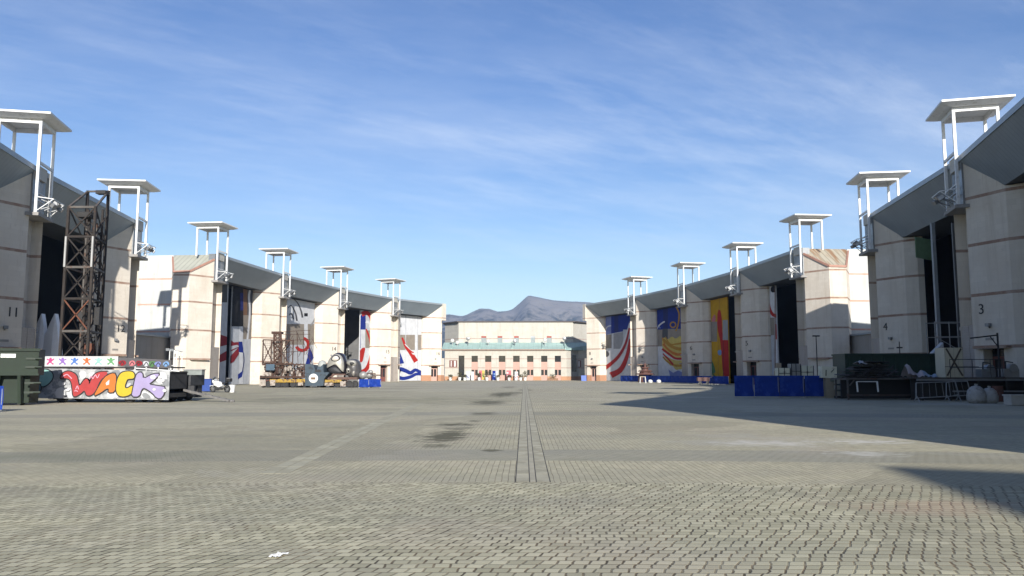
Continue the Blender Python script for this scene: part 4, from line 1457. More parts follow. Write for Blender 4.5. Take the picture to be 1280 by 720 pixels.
for y in (-0.11, 0.11):
    mb.tube((0.5, y, 1.02), (0.74, y, 0.325), 0.028)
    mb.tube((-0.2, y, 0.5), (-0.72, y, 0.325), 0.03)
mb.tube((0.42, -0.38, 1.1), (0.42, 0.38, 1.1), 0.02)
mb.build('fork', GALV, t)
mb = MB()
mb.obox((0.66, 0, 1.26), 0.03, 0.36, 0.34, ry=-0.55)
mb.build('windscreen', M('screen_tint', (0.25, 0.27, 0.29), 0.1), t)
for y in (-0.42, 0.42):
    mb = MB()
    mb.ball((0.45, y, 1.25), 0.07, 0.05, 8)
    mb.bar((0.42, y * 0.85, 1.1), (0.45, y, 1.25), 0.02)
    mb.build('mirror', BLACK, t)
mb = MB()
mb.ball((0.76, 0, 0.93), 0.09, 0.07, 10)
mb.build('headlight', M('lamp_glass', (0.7, 0.7, 0.7), 0.1), t)
mb = MB()
mb.prism([(0.45, -0.07), (1.05, -0.07), (1.05, 0.07), (0.45, 0.07)], [0.62, 0.56, 0.56, 0.62], [0.69, 0.6, 0.6, 0.69])
mb.build('mudguard', WHITE, t)
p = atY(290, 488, 73)
t = thing('bucket', 'white plastic bucket on the paving behind the motorbike', 'bucket', (p.x, p.y, 0))
mb = MB()
mb.lathe([(0.2, 0), (0.27, 0.6), (0.29, 0.62), (0.29, 0.68), (0.25, 0.66)], n=14)
mb.build('tub', WHITE, t, smooth=False)
mb = MB()
mb.tube((-0.27, 0, 0.6), (0, 0.05, 0.85), 0.015, n=5)
mb.tube((0.27, 0, 0.6), (0, 0.05, 0.85), 0.015, n=5)
mb.build('handle', GALV, t)
p = atY(258, 487, 74)
t = thing('blue_bin', 'blue plastic bin behind the motorbike at the foot of hangar 13', 'bin', (p.x, p.y, 0))
mb = MB()
mb.prism([(-0.55, -0.4), (0.55, -0.4), (0.55, 0.4), (-0.55, 0.4)], 0.08, 1.15)
mb.build('body', M('bin_blue', (0.03, 0.08, 0.34), 0.5), t, bevel=0.04)
mb = MB()
mb.box(-0.6, 0.6, -0.46, 0.46, 1.15, 1.22)
mb.build('lid', M('bin_blue', (0.03, 0.08, 0.34), 0.5), t, bevel=0.02)
# END_PART2

# ------------------------------------------------------------------ rusty floats before hangar 14
YELLOW = M('chassis_yellow', (0.46, 0.29, 0.03), 0.6, 0, 0.25, 2, col2=(0.12, 0.06, 0.03), thr=0.53)
OFFW = M('plaster_white', (0.44, 0.39, 0.34), 0.85, 0, 0.25, 2, col2=(0.13, 0.08, 0.055), thr=0.54)
RB = M('rust_brown', (0.075, 0.037, 0.024), 0.85, 0, 0.35, 2.5)
YF = 98.0
z8 = lambda x, y: (310 + x / 7.2, 400 + y / 7.2)
f0 = atY(z8(300, 0)[0], 470, YF)
rf = thing('rusty_float', 'long rusty carnival float on a yellow chassis with wire lattice cage and plaster fragments', 'float', (f0.x, YF, 0))


def F8(x, y, dy=0.0):
    px, py = z8(x, y)
    q = atY(px, py, YF + dy)
    return Vector((q.x - f0.x, dy, max(0.0, q.z)))


mb = MB()
a, b = F8(195, 562), F8(525, 532)
mb.box(a.x, b.x, 0, 2.6, a.z, b.z)
mb.build('chassis', YELLOW, rf)
mb = MB()
a, b = F8(110, 522), F8(525, 505)
mb.box(a.x, b.x, -0.1, 2.7, a.z, b.z)
mb.build('deck', RB, rf)
for x in (135, 180, 265, 330, 400, 470):
    for y in (0.3, 2.2):
        w_ = MB()
        c = F8(x, 580)
        w_.lathe([(0.05, -0.15), (0.36, -0.15), (0.42, -0.05), (0.42, 0.05), (0.36, 0.15), (0.05, 0.15)], (c.x, y, 0.42), 14, 'y')
        w_.build('wheel', BLACK, rf)
mb = MB()
for x0, y0, x1, y1 in ((160, 610, 250, 565), (290, 600, 360, 560), (420, 598, 520, 560), (100, 540, 190, 500)):
    a, b = F8(x0, y0), F8(x1, y1)
    mb.box(a.x, b.x, 0.2, 2.3, max(a.z, 0.1), b.z)
mb.build('undercarriage', DARK, rf)
for k, (x0, y0, x1, y1) in enumerate(((110, 595, 165, 535), (205, 590, 250, 540), (455, 590, 500, 562), (140, 470, 190, 505))):
    a, b = F8(x0, y0), F8(x1, y1)
    mb = MB()
    mb.obox(((a.x + b.x) / 2, -0.2, (a.z + b.z) / 2), abs(b.x - a.x), 0.3, abs(b.z - a.z), rz=0.2)
    mb.build('plaster_fragment', OFFW, rf)
# lattice cage
mb = MB()
bays_ = [130, 205, 300, 400]
for dy in (0.0, 2.4):
    for x in bays_:
        mb.bar(F8(x, 400, dy), F8(x + 8, 178, dy), 0.12)
    mb.bar(F8(130, 400, dy), F8(410, 395, dy), 0.16)
    mb.bar(F8(135, 178, dy), F8(400, 185, dy), 0.13)
    for a_, b_ in ((130, 230), (230, 370)):
        mb.bar(F8(a_, 395, dy), F8(b_, 185, dy), 0.1)
        mb.bar(F8(b_, 395, dy), F8(a_, 185, dy), 0.1)
for x in bays_:
    mb.bar(F8(x, 398, 0), F8(x, 398, 2.4), 0.1)
    mb.bar(F8(x + 8, 180, 0), F8(x + 8, 180, 2.4), 0.1)
mb.build('lattice_cage', RB, rf)
ns = MB()
for k in range(16):
    x = 140 + k * 16
    ns.bar(F8(x, 396, 1.2), F8(x + rnd.uniform(-4, 4), 186, 1.2), 0.025)
for k in range(11):
    ns.bar(F8(135, 190 + k * 20, 1.2), F8(380, 190 + k * 20 + rnd.uniform(-4, 4), 1.2), 0.025)
ns.build('wire_mesh', M('rust_wire', (0.10, 0.065, 0.05), 0.9), rf)
mb = MB()
for dx in (235, 297):
    for dy in (0.6, 1.6):
        mb.bar(F8(dx, 400, dy), F8(dx, 110, dy), 0.17)
for k in range(8):
    y = 395 - k * 36
    mb.bar(F8(235, y, 0.6), F8(297, y - 34, 0.6), 0.12)
    mb.bar(F8(297, y, 0.6), F8(235, y - 34, 0.6), 0.12)
    mb.bar(F8(235, y, 0.6), F8(297, y, 0.6), 0.14)
mb.obox(F8(266, 116, 1.1), 1.15, 1.2, 0.3)
mb.build('column', RB, rf)
ws = MB()
for k in range(26):
    x = rnd.uniform(320, 590)
    y = rnd.uniform(90, 330)
    ws.tube(F8(x, y, rnd.uniform(0, 2)), F8(x + rnd.uniform(-70, 70), y + rnd.uniform(40, 120), rnd.uniform(0, 2)), 0.028, n=5)
for x in (325, 350, 400, 450, 500, 560):
    ws.tube(F8(x, 400, 0.8), F8(x + rnd.uniform(-15, 15), rnd.uniform(80, 180), 0.8), 0.035, n=5)
for y in (105, 130, 185, 290):
    ws.tube(F8(320, y, 0.8), F8(560, y + rnd.uniform(-15, 15), 0.8), 0.03, n=5)
ws.build('wire_skeleton', RB, rf)
mb = MB()
a = F8(200, 425)
mb.obox(a, 1.0, 1.0, 0.75, rz=0.3)
mb.build('blue_tarp', M('tarp_blue', (0.05, 0.10, 0.15), 0.7), rf)
# plaster figures broken to lumps
for k in range(42):
    x = 165 + (k % 14) * 25 + rnd.uniform(-9, 9)
    y = 420 + (k // 14) * 36 + rnd.uniform(-14, 14)
    c = F8(x, y, rnd.uniform(0.1, 1.4))
    mb = MB()
    w = rnd.uniform(0.13, 0.30)
    mb.ball(c, w, w * rnd.uniform(1.2, 2.4), 8, 0.25)
    mb.bar(c, c + Vector((rnd.uniform(-.5, .5), 0.1, rnd.uniform(-0.9, 0.7))), rnd.uniform(0.1, 0.2))
    mb.build('plaster_fragment', (OFFW, OFFW, RB, WORN)[k % 4], rf)
mb = MB()
for k in range(30):
    a = F8(rnd.uniform(130, 520), rnd.uniform(410, 520), 0.7)
    mb.bar(a, a + Vector((rnd.uniform(-1.6, 1.6), rnd.uniform(-.4, .4), rnd.uniform(-.5, .5))), 0.14)
mb.bar(F8(130, 404, 0.1), F8(520, 398, 0.1), 0.12)
mb.bar(F8(165, 505, 0.1), F8(165, 404, 0.1), 0.14)
mb.bar(F8(505, 505, 0.1), F8(505, 404, 0.1), 0.14)
mb.build('timber_frame', RB, rf)

# blue gondola box with white disc
gb = thing('blue_gondola', 'dark slate blue stage block with a white disc, between the rusty float and the masks', 'prop', (F8(600, 0).x + f0.x, YF - 0.6, 0))
o8 = Vector((F8(600, 0).x, 0, 0))
G8 = lambda x, y, dy=0.0: F8(x, y, dy) - o8
SLATE = M('slate_blue', (0.045, 0.075, 0.105), 0.65, 0, 0.2, 1.2, col2=(0.025, 0.035, 0.045), thr=0.58)
a, b, c, d = G8(525, 592), G8(690, 395), G8(800, 450), G8(690, 540)
mb = MB()
prof = [G8(525, 592), G8(688, 592), G8(694, 530), G8(738, 478), G8(735, 470), G8(692, 472), G8(688, 398), G8(665, 420), G8(640, 418), G8(625, 470), G8(600, 405), G8(525, 395)]
prof = [(p.x, max(p.z, 0.12)) for p in prof]
n = len(prof)
mb.add([(p[0], 0, p[1]) for p in prof] + [(p[0], 2.4, p[1]) for p in prof], [tuple(range(n)), tuple(range(2 * n - 1, n - 1, -1))] + [(i, (i + 1) % n, n + (i + 1) % n, n + i) for i in range(n)])
mb.build('hull', SLATE, gb)
c = G8(600, 525)
mb = MB()
mb.lathe([(0.02, -0.08), (0.5, -0.08), (0.56, -0.03), (0.56, -0.003)], (c.x, 0, c.z), 24, 'y')
dc = mb.build('disc', WHITE, gb)
mb = MB()
mb.obox((c.x, -0.1, c.z), 0.55, 0.03, 0.28)
mb.build('disc_mark', M('mark_brown', (0.2, 0.12, 0.07)), dc)
mb = MB()
for x in (-0.9, 0.9):
    mb.box(x - 0.12, x + 0.12, 0.2, 2.2, 0, 0.13)
mb.build('skid', DARK, gb)
mb = MB()
mb.obox(G8(640, 458, 0), 0.7, 0.1, 0.3)
mb.build('dark_port', BLACK, gb)

# float with masks
mf = thing('mask_float', 'low float on a brown and yellow chassis carrying the black and silver masks', 'float', (F8(850, 0).x + f0.x, YF, 0))
o9 = Vector((F8(850, 0).x, 0, 0))
H8 = lambda x, y, dy=0.0: F8(x, y, dy) - o9
mb = MB()
a, b = H8(690, 562), H8(840, 538)
mb.box(a.x, b.x, 0, 2.4, a.z, b.z)
mb.build('chassis', YELLOW, mf)
mb = MB()
a, b = H8(735, 535), H8(985, 515)
mb.box(a.x, b.x, -0.1, 2.6, a.z, b.z)
a, b = H8(755, 496), H8(875, 484)
mb.box(a.x, b.x, 0.02, 2.4, a.z, b.z)
mb.bar(H8(720, 532), H8(780, 488), 0.2)
mb.build('deck', M('deck_brown', (0.14, 0.08, 0.06), 0.85, 0, 0.3), mf)
for x in (745, 800, 905, 955):
    w_ = MB()
    c = H8(x, 580)
    w_.lathe([(0.05, -0.15), (0.36, -0.15), (0.42, -0.05), (0.42, 0.05), (0.36, 0.15), (0.05, 0.15)], (c.x, 0.5, 0.42), 14, 'y')
    w_.build('wheel', BLACK, mf)
mb = MB()
a, b = H8(830, 598), H8(880, 550)
mb.box(a.x, b.x, -0.05, 0.3, max(a.z, 0.05), b.z)
a, b = H8(690, 590), H8(770, 565)
mb.box(a.x, b.x, -0.05, 0.3, max(a.z, 0.05), b.z)
mb.build('pale_block', OFFW, mf)
mb = MB()
a, b = H8(895, 602), H8(950, 560)
mb.box(a.x, b.x, 0.05, 2.2, 0.1, b.z)
mb.build('undercarriage', DARK, mf)

SILV = M('silver_paint', (0.50, 0.48, 0.42), 0.35, 0.4, 0.2, 1.5)


def bulge(name, outline, y0, depth, mat, parent, n_in=4, off=Vector((0, 0, 0))):
    """pillow shape over an outline: rounded relief with real thickness"""
    n = len(outline)
    cx = sum(p[0] for p in outline) / n
    cz = sum(p[1] for p in outline) / n
    vs, fs = [], []
    for k in range(n_in + 1):
        t_ = k / n_in
        sc = math.cos(t_ * math.pi / 2)
        yy = y0 - depth * math.sin(t_ * math.pi / 2)
        for p in outline:
            vs.append((cx + (p[0] - cx) * max(sc, 0.02), yy, cz + (p[1] - cz) * max(sc, 0.02)))
    for k in range(n_in):
        for i in range(n):
            j = (i + 1) % n
            fs.append((k * n + i, k * n + j, (k + 1) * n + j, (k + 1) * n + i))
    fs.append(tuple(range(n_in * n, n_in * n + n)))
    o = len(vs)
    vs += [(p[0], y0 + depth * 0.9, p[1]) for p in outline]
    fs += [(i, (i + 1) % n, o + (i + 1) % n, o + i) for i in range(n)] + [tuple(range(o + n - 1, o - 1, -1))]
    return MB().add(vs, fs).build(name, mat, parent, smooth=True)


SHINY = M('black_gloss', (0.03, 0.026, 0.034), 0.25, 0, 0.3)
hm = thing('mask_sculpture', 'big black and silver curved mask, the larger and left one on the mask float', 'sculpture', (F8(785, 0).x + f0.x, YF + 1.0, F8(785, 485).z))
oh = Vector((F8(785, 0).x, 0, F8(785, 485).z))
Q = lambda pts: [((F8(x, y) - oh).x, (F8(x, y) - oh).z) for x, y in pts]
bulge('shell', Q(smooth([(690, 440), (705, 370), (740, 315), (790, 288), (840, 300), (868, 350), (876, 420), (862, 478), (840, 490), (700, 470)], 2)), 0.0, 0.9, SHINY, hm)
bulge('face_plate', Q(smooth([(700, 435), (712, 375), (748, 322), (795, 300), (835, 318), (858, 365), (862, 440), (852, 478), (835, 440), (800, 410), (750, 405), (715, 430)], 2)), -0.75, 0.35, SILV, hm)
bulge('eye_oval', Q(smooth([(745, 350), (765, 318), (805, 312), (832, 340), (825, 368), (790, 378), (755, 372)], 2)), -1.02, 0.16, SHINY, hm)
bulge('eye_plate', Q(smooth([(755, 350), (772, 326), (803, 321), (822, 341), (816, 362), (790, 370), (762, 365)], 2)), -1.14, 0.12, M('pale_silver', (0.66, 0.62, 0.54), 0.4, 0.1, 0.1), hm)
bulge('mouth', Q(smooth([(718, 440), (755, 415), (800, 420), (835, 455), (846, 482), (770, 486), (720, 470)], 2)), -0.95, 0.2, BLACK, hm)
hm2 = thing('mask_sculpture', 'smaller black and silver mask with two eye holes, right of the large one', 'sculpture', (F8(935, 0).x + f0.x, YF + 0.9, F8(935, 520).z))
oh = Vector((F8(935, 0).x, 0, F8(935, 520).z))
bulge('shell', Q(smooth([(875, 400), (885, 360), (930, 346), (975, 358), (998, 400), (998, 500), (985, 525), (890, 525), (876, 470)], 2)), 0.0, 0.8, M('mask_dark', (0.09, 0.085, 0.085), 0.4, 0, 0.3), hm2)
bulge('brow_plate', Q(smooth([(878, 385), (900, 360), (945, 358), (975, 375), (970, 410), (930, 420), (895, 405)], 2)), -0.66, 0.3, SILV, hm2)
bulge('eye_hole', Q(smooth([(912, 378), (945, 375), (962, 388), (940, 405), (925, 415), (915, 395)], 2)), -0.88, 0.13, BLACK, hm2)
bulge('cheek_plate', Q(smooth([(880, 435), (905, 425), (922, 445), (918, 475), (892, 485), (880, 465)], 2)), -0.62, 0.28, SILV, hm2)
bulge('cheek_hole', Q(smooth([(893, 452), (908, 445), (914, 462), (900, 472)], 2)), -0.85, 0.1, BLACK, hm2)
bulge('chin_plate', Q(smooth([(925, 470), (955, 440), (965, 470), (950, 515), (930, 500)], 2)), -0.62, 0.2, M('pewter', (0.30, 0.28, 0.25), 0.4, 0.3), hm2)
p = F8(668, 388, 1.8)
t = thing('silver_dome', 'pale ribbed dome prop behind the slate blue block', 'prop', (p.x + f0.x, YF + 1.8, 0))
mb = MB()
mb.lathe([(0.55, 0), (0.55, p.z - 0.35), (0.5, p.z), (0.36, p.z + 0.25), (0.05, p.z + 0.36)], n=14)
mb.build('dome', M('dome_pale', (0.42, 0.44, 0.42), 0.6), t, smooth=True)
for k, (x, y, r, lab) in enumerate(((1035, 497, 0.52, 'silver grey ball prop above the left blue barrier near hangar 15'), (1090, 497, 0.46, 'grey ball prop, right of the silver one behind the blue barriers'), (1105, 468, 0.3, 'small pale ball prop lying on top of the two grey balls'))):
    c = F8(x, y, 0.6)
    t = thing('ball_prop', lab, 'prop', (c.x + f0.x, YF + 0.6, c.z), 0, 'ball props near hangar 15')
    mb = MB()
    mb.ball((0, 0, 0), r, r * 0.92, 14, 0.03)
    mb.build('ball', M('ball_grey', (0.36, 0.36, 0.34), 0.5, 0.2, 0.3, 2), t, smooth=True)
    mb = MB()
    mb.tube((0, 0, -c.z + 0.01), (0, 0, -r * 0.6), 0.14)
    mb.build('post', DARK, t)
p = F8(1125, 505, 0.5)
t = thing('timber_pile', 'brown heap of timber offcuts right of the ball props', 'pile', (p.x + f0.x, YF + 0.5, 0))
mb = MB()
for k in range(10):
    mb.obox((rnd.uniform(-.5, .5), rnd.uniform(-.3, .3), 0.15 + k * 0.17), rnd.uniform(0.5, 1.1), 0.3, 0.14, rz=rnd.uniform(-.6, .6))
mb.build('timber', RB, t)

# low cart with white dome before hangar 13
p = gnd(316, 479.3)
t = thing('flat_cart', 'low flat cart with a white dome and rusty scraps before hangar 13', 'cart', (p.x, p.y, 0))
mb = MB()
mb.box(-1.9, 1.9, 0, 1.4, 0.28, 0.42)
mb.build('deck', YELLOW, t)
for x in (-1.4, 1.4):
    w_ = MB()
    w_.lathe([(0.05, -0.07), (0.2, -0.07), (0.22, 0), (0.2, 0.07), (0.05, 0.07)], (x, 0.15, 0.22), 12, 'y')
    w_.build('wheel', BLACK, t)
mb = MB()
mb.ball((-0.9, 0.6, 0.55), 0.62, 0.75, 14)
mb.build('dome', WHITE, t, smooth=True)
mb = MB()
for k in range(12):
    mb.obox((rnd.uniform(-1.7, 1.7), rnd.uniform(.1, 1.2), 0.48 + rnd.uniform(0, .35)), rnd.uniform(.2, .6), .25, .2, rz=rnd.uniform(0, 3), ry=rnd.uniform(-.4, .4))
mb.build('scrap', RB, t)
p = gnd(470, 478)
t = thing('timber_pile', 'low brown pile of boards at the foot of hangar 15 behind the blue barriers', 'pile', (p.x + 0.5, 128.0, 0))
mb = MB()
for k in range(9):
    mb.obox((rnd.uniform(-1.2, 1.2), 0, 0.1 + 0.12 * k), rnd.uniform(1.2, 2.2), 0.6, 0.11, rz=rnd.uniform(-.2, .2))
mb.build('timber', RB, t)

# ------------------------------------------------------------------ right far bits
p = atY(807, 469, 160)
t = thing('pagoda_ornament', 'brown tiered pagoda shaped ornament behind the blue barriers', 'ornament', (p.x, 160.5, 0))
mb = MB()
BRN = M('ornament_brown', (0.13, 0.055, 0.04), 0.7, 0, 0.3)
for r, z0, z1 in ((1.5, 0, 1.5), (1.9, 1.5, 1.75), (1.2, 1.75, 2.1), (1.45, 2.1, 2.35), (0.7, 2.35, 2.8), (0.9, 2.8, 3.0), (0.25, 3.0, 3.7)):
    mb.lathe([(r, z0), (r * 0.85, z1)], n=10)
mb.build('tiers', BRN, t)
mb = MB()
mb.tube((0, 0, 3.6), (0, 0, 4.4), 0.06, 0.02)
mb.build('finial', BRN, t)
p = gnd(803.5, 479)
t = thing('trestle', 'white wooden trestle before the blue barrier row', 'trestle', (p.x, p.y, 0))
mb = MB()
mb.box(-0.5, 0.5, -0.25, 0.25, 1.08, 1.2)
mb.build('top', M('pale_wood', (0.5, 0.42, 0.3), 0.7), t)
for x in (-0.42, 0.42):
    for y in (-0.3, 0.3):
        mb = MB()
        mb.bar((x * 1.25, y, 0), (x, y * 0.6, 1.08), 0.1)
        mb.build('leg', WHITE, t)
for px, lab in ((813, 'white plastic tub right of the white trestle, nearer to it'), (823.5, 'white plastic tub farther right of the white trestle')):
    p = gnd(px, 478.6)
    t = thing('tub', lab, 'tub', (p.x, p.y, 0), 0, 'white tubs before the blue barriers')
    mb = MB()
    mb.lathe([(0.36, 0), (0.44, 0.3), (0.3, 0.52), (0.1, 0.6)], n=14)
    mb.build('body', WHITE, t, smooth=True)
    mb = MB()
    mb.lathe([(0.46, 0.27), (0.47, 0.33)], n=14)
    mb.build('rim', M('rim_grey', (0.5, 0.5, 0.5)), t)
p = gnd(820, 478)
p = gnd(879, 480.3)
t = thing('hand_cart', 'dark red brown hand cart parked before the blue barrier row', 'cart', (p.x, p.y, 0))
mb = MB()
mb.box(-0.95, 0.95, -0.45, 0.45, 0.5, 1.1)
mb.build('tray', M('cart_brown', (0.13, 0.06, 0.05), 0.7), t)
for x in (-0.6, 0.6):
    w_ = MB()
    w_.lathe([(0.05, -0.06), (0.26, -0.06), (0.28, 0), (0.26, 0.06), (0.05, 0.06)], (x, -0.5, 0.28), 12, 'y')
    w_.build('wheel', BLACK, t)
mb = MB()
mb.bar((0.9, 0, 0.9), (1.6, 0, 1.25), 0.06)
mb.build('handle', DARK, t)

# ------------------------------------------------------------------ right shaded foreground
YR = 60.5
CRATE = M('crate_cream', (0.85, 0.83, 0.64), 0.7, 0, 0.12, 1.5, col2=(0.5, 0.45, 0.33), thr=0.62)
a, b = atY(965, 472, YR).x, atY(1050, 472, YR).x
pt = thing('flat_trailer', 'dark flat trailer bed behind the tall blue barriers carrying cream crates', 'trailer', ((a + b) / 2, YR, 0))
w = (b - a) / 2
mb = MB()
mb.box(-w, w, -0.2, 2.0, 1.15, 1.32)
mb.build('deck', DARK, pt)
for x in (-w + 0.6, w - 0.6, 0):
    w_ = MB()
    w_.lathe([(0.05, -0.12), (0.42, -0.12), (0.48, 0), (0.42, 0.12), (0.05, 0.12)], (x, 0, 0.48), 14, 'y')
    w_.build('wheel', BLACK, pt)
mb = MB()
mb.box(-w + .1, w - .1, 0.2, 1.8, 0.5, 1.15)
mb.build('undercarriage', DARK, pt)
for x0, x1, y0, col, lab in ((973, 987.6, 460, CRATE, 'cream crate with a black cross frame, left of three on the flat trailer'), (989, 1000.4, 454.7, M('crate_grey', (0.33, 0.33, 0.30), 0.7), 'grey tall crate, middle of three on the flat trailer'), (1001, 1016.6, 457, CRATE, 'cream crate with a black cross frame, right of three on the flat trailer')):
    a, b = atY(x0, y0, YR), atY(x1, y0, YR)
    t = thing('storage_crate', lab, 'crate', ((a.x + b.x) / 2, YR, 1.32), 0, 'crates on the flat trailer')
    w = (b.x - a.x) / 2
    h = a.z - 1.32
    mb = MB()
    mb.box(-w, w, 0, 0.9, 0, h)
    mb.build('body', col, t, bevel=0.03)
    mb = MB()
    mb.box(-0.025, 0.025, -0.03, -0.002, 0.02, h)
    mb.box(-w, w, -0.035, -0.032, h * 0.5 - 0.02, h * 0.5 + 0.02)
    mb.box(-w - 0.02, -w + 0.03, -0.03, -0.002, 0, h)
    mb.box(w - 0.03, w + 0.02, -0.03, -0.002, 0, h)
    mb.build('strap', DARK, t)
p = atY(975.5, 457, YR + 1)
t = thing('small_box', 'small tan box standing on a post behind the left cream crate', 'box', (p.x, YR + 1.3, 0))
mb = MB()
mb.box(-0.17, 0.17, 0, 0.3, 1.9, 2.5)
mb.box(-0.3, 0.3, 0, 0.35, 1.33, 1.9)
mb.build('carton', M('carton_tan', (0.40, 0.33, 0.24)), t)
# tan panel and boards
Yb = 57.0
a, b = atY(1027, 458, Yb), atY(1046.5, 472.5, Yb)
t = thing('tan_cabinet', 'scuffed cream cabinet on a tan foot, right end of the tall blue barriers', 'cabinet', ((a.x + b.x) / 2, Yb, 0))
w = (b.x - a.x) / 2
mb = MB()
mb.obox((0, 0.4, (a.z + b.z) / 2), 2 * w, 0.8, a.z - b.z, ry=0.03)
mb.build('body', CRATE, t, bevel=0.02)
mb = MB()
mb.box(-w + 0.25, w * 0.8, 0.02, 0.7, 0.0, b.z)
mb.build('foot', M('foot_tan', (0.34, 0.29, 0.21), 0.8), t)
mb = MB()
mb.bar((-w * 0.5, -0.03, b.z + 0.15), (-w * 0.45, -0.03, a.z - 0.25), 0.06)
mb.bar((w * 0.2, -0.03, b.z + 0.4), (w * 0.6, -0.03, a.z - 0.2), 0.05)
mb.obox((w * 0.35, 0.0, b.z - 0.15), 0.3, 0.1, 0.2)
mb.build('stain_strip', M('strip_green', (0.16, 0.18, 0.14)), t)
a, b = atY(1045, 474, 56.5), atY(1062, 494, 56.5)
t = thing('board_stack', 'stack of pale boards on edge left of the dark junk platform', 'boards', ((a.x + b.x) / 2, 56.5, 0))
w = (b.x - a.x) / 2
for k in range(3):
    mb = MB()
    z0 = 0.12 + k * 0.42
    mb.obox((rnd.uniform(-.05, .05), 0.1 + 0.1 * k, z0 + 0.18), 2 * w, 0.5, 0.3, ry=rnd.uniform(-.03, .03))
    mb.build('board', M('board_cream', (0.40, 0.38, 0.31), 0.8), t)
mb = MB()
mb.box(-w, w, 0.15, 0.6, 0, 0.12)
mb.build('bearer', DARK, t)

# dark junk platform
Yj = 53.0
x0, x1 = atY(1058, 480, Yj).x, atY(1150, 480, Yj).x
jp = thing('junk_platform', 'low steel platform on white legs under a dark heap of slats in the right shade', 'platform', (x0, Yj, 0))
Wj = x1 - x0
jz = lambda py: atY(1100, py, Yj).z
jx = lambda px: atY(px, 480, Yj).x - x0
mb = MB()
mb.box(0, Wj, 0, 2.6, jz(474.6), jz(472.6))
mb.build('deck', WORN, jp)
mb = MB()
mb.box(0, Wj, -0.02, 0.06, jz(494.5), jz(493.2))
for px in (1060, 1142):
    mb.box(jx(px) - 0.05, jx(px) + 0.05, 0.0, 0.1, 0, jz(474.7))
for px in (1063, 1140):
    mb.box(jx(px) - 0.05, jx(px) + 0.05, 2.4, 2.5, 0, jz(474.7))
mb.bar((jx(1062), 0, jz(482)), (jx(1068), 0, jz(475)), 0.07)
mb.build('frame', WORN, jp)
for px in (1071.5, 1097):
    mb = MB()
    mb.bar((jx(px), -0.03, jz(490)), (jx(px) - 0.04, -0.03, jz(477)), 0.08)
    mb.build('white_leg', WHITE, jp)
mb = MB()
mb.bar((jx(1071), -0.03, jz(477)), (jx(1097), -0.03, jz(477)), 0.05)
mb.build('white_rail', WHITE, jp)
mb = MB()
mb.box(0.1, Wj - 0.1, 1.2, 1.3, 0.05, jz(475))
mb.build('back_sheet', BLACK, jp)
hp = thing('slat_heap', 'dark heap of slats and sheets lying on the junk platform', 'pile', (x0 + Wj * 0.45, Yj, jz(472.6)))
o = Vector((x0 + Wj * 0.45, Yj, jz(472.6)))
mb = MB()
for k in range(16):
    zz = 0.05 + k * 0.065
    mb.obox((rnd.uniform(-.4, .2), 1.2 + rnd.uniform(-.5, .5), zz), max(1.2, 4.2 - k * 0.17) * rnd.uniform(.75, 1), rnd.uniform(.5, 1.6), 0.05, rz=rnd.uniform(-.12, .12), ry=rnd.uniform(-.06, .06), rx=rnd.uniform(-.1, .1))
for k in range(8):
    a = Vector((rnd.uniform(-2.2, 1.2), rnd.uniform(0, 1), 0.1))
    mb.bar(a, a + Vector((rnd.uniform(.6, 1.4), 0.2, rnd.uniform(.3, 1.0))), 0.07)
mb.build('slat', M('slat_dark', (0.045, 0.043, 0.043), 0.75, 0, 0.4, 2, col2=(0.14, 0.13, 0.12), thr=0.63), hp)


def cloth(name, label, px0, py0, px1, py1, Y, col, zbase):
    a, b = atY(px0, py0, Y), atY(px1, py1, Y)
    t = thing(name, label, 'cloth', ((a.x + b.x) / 2, Y, zbase))
    w, h = (b.x - a.x), a.z - zbase
    nx, ny = 12, 8
    vs, fs = [], []
    for j in range(ny + 1):
        for i in range(nx + 1):
            u, v = i / nx, j / ny
            z = h * (1 - abs(v - 0.45) * 1.6) * (0.65 + 0.35 * math.sin(u * 5 + 1)) + 0.06 * math.sin(u * 17 + v * 9)
            vs.append((w * (u - 0.5), (v - 0.5) * 1.1, max(0.03, z)))
    for j in range(ny):
        for i in range(nx):
            q = j * (nx + 1) + i
            fs.append((q, q + 1, q + nx + 2, q + nx + 1))
    MB().add(vs, fs).build('sheet', col, t, smooth=True, recalc=False)
    return t


cloth('white_sheet', 'crumpled white sheet draped over the top of the dark slat heap', 1070, 451, 1098, 458, Yj + 1.0, M('sheet_white', (0.6, 0.6, 0.6), 0.8), jz(472.6) + 0.88)
cloth('pale_cloth', 'pale pinkish cloth bundle on the right end of the junk platform', 1130, 454, 1151, 472, Yj + 0.6, M('cloth_pink', (0.50, 0.44, 0.46), 0.8), jz(472.6))
cloth('blue_cloth', 'light blue cloth bundle right of the pinkish one', 1150, 463, 1168, 472, Yj + 0.7, M('cloth_blue', (0.30, 0.38, 0.48), 0.8), jz(472.6))

# green container behind
Yc = 57.5
a, b = atY(1056, 444, Yc), atY(1182, 444, Yc)
t = thing('green_container', 'long dark green container behind the junk platform, before hangar 4', 'container', ((a.x + b.x) / 2, Yc, 0))
w = (b.x - a.x) / 2
DGR = M('container_dark_green', (0.02, 0.05, 0.032), 0.6, 0, 0.2, 1.2)
mb = MB()
mb.box(-w, w, 0, 2.3, 0.15, a.z)
mb.build('body', DGR, t)
for k in range(9):
    mb = MB()
    x = -w + 0.3 + k * (2 * w - 0.6) / 8
    mb.box(x - 0.06, x + 0.06, -0.1, -0.002, 0.15, a.z - 0.1)
    mb.build('rib', DGR, t)
mb = MB()
mb.box(-w - .06, w + .06, -0.13, 2.36, a.z, a.z + 0.12)
mb.build('rim', DGR, t)
mb = MB()
mb.box(-w + .2, w - .2, .1, 2.2, 0, 0.15)
mb.build('skid', DARK, t)

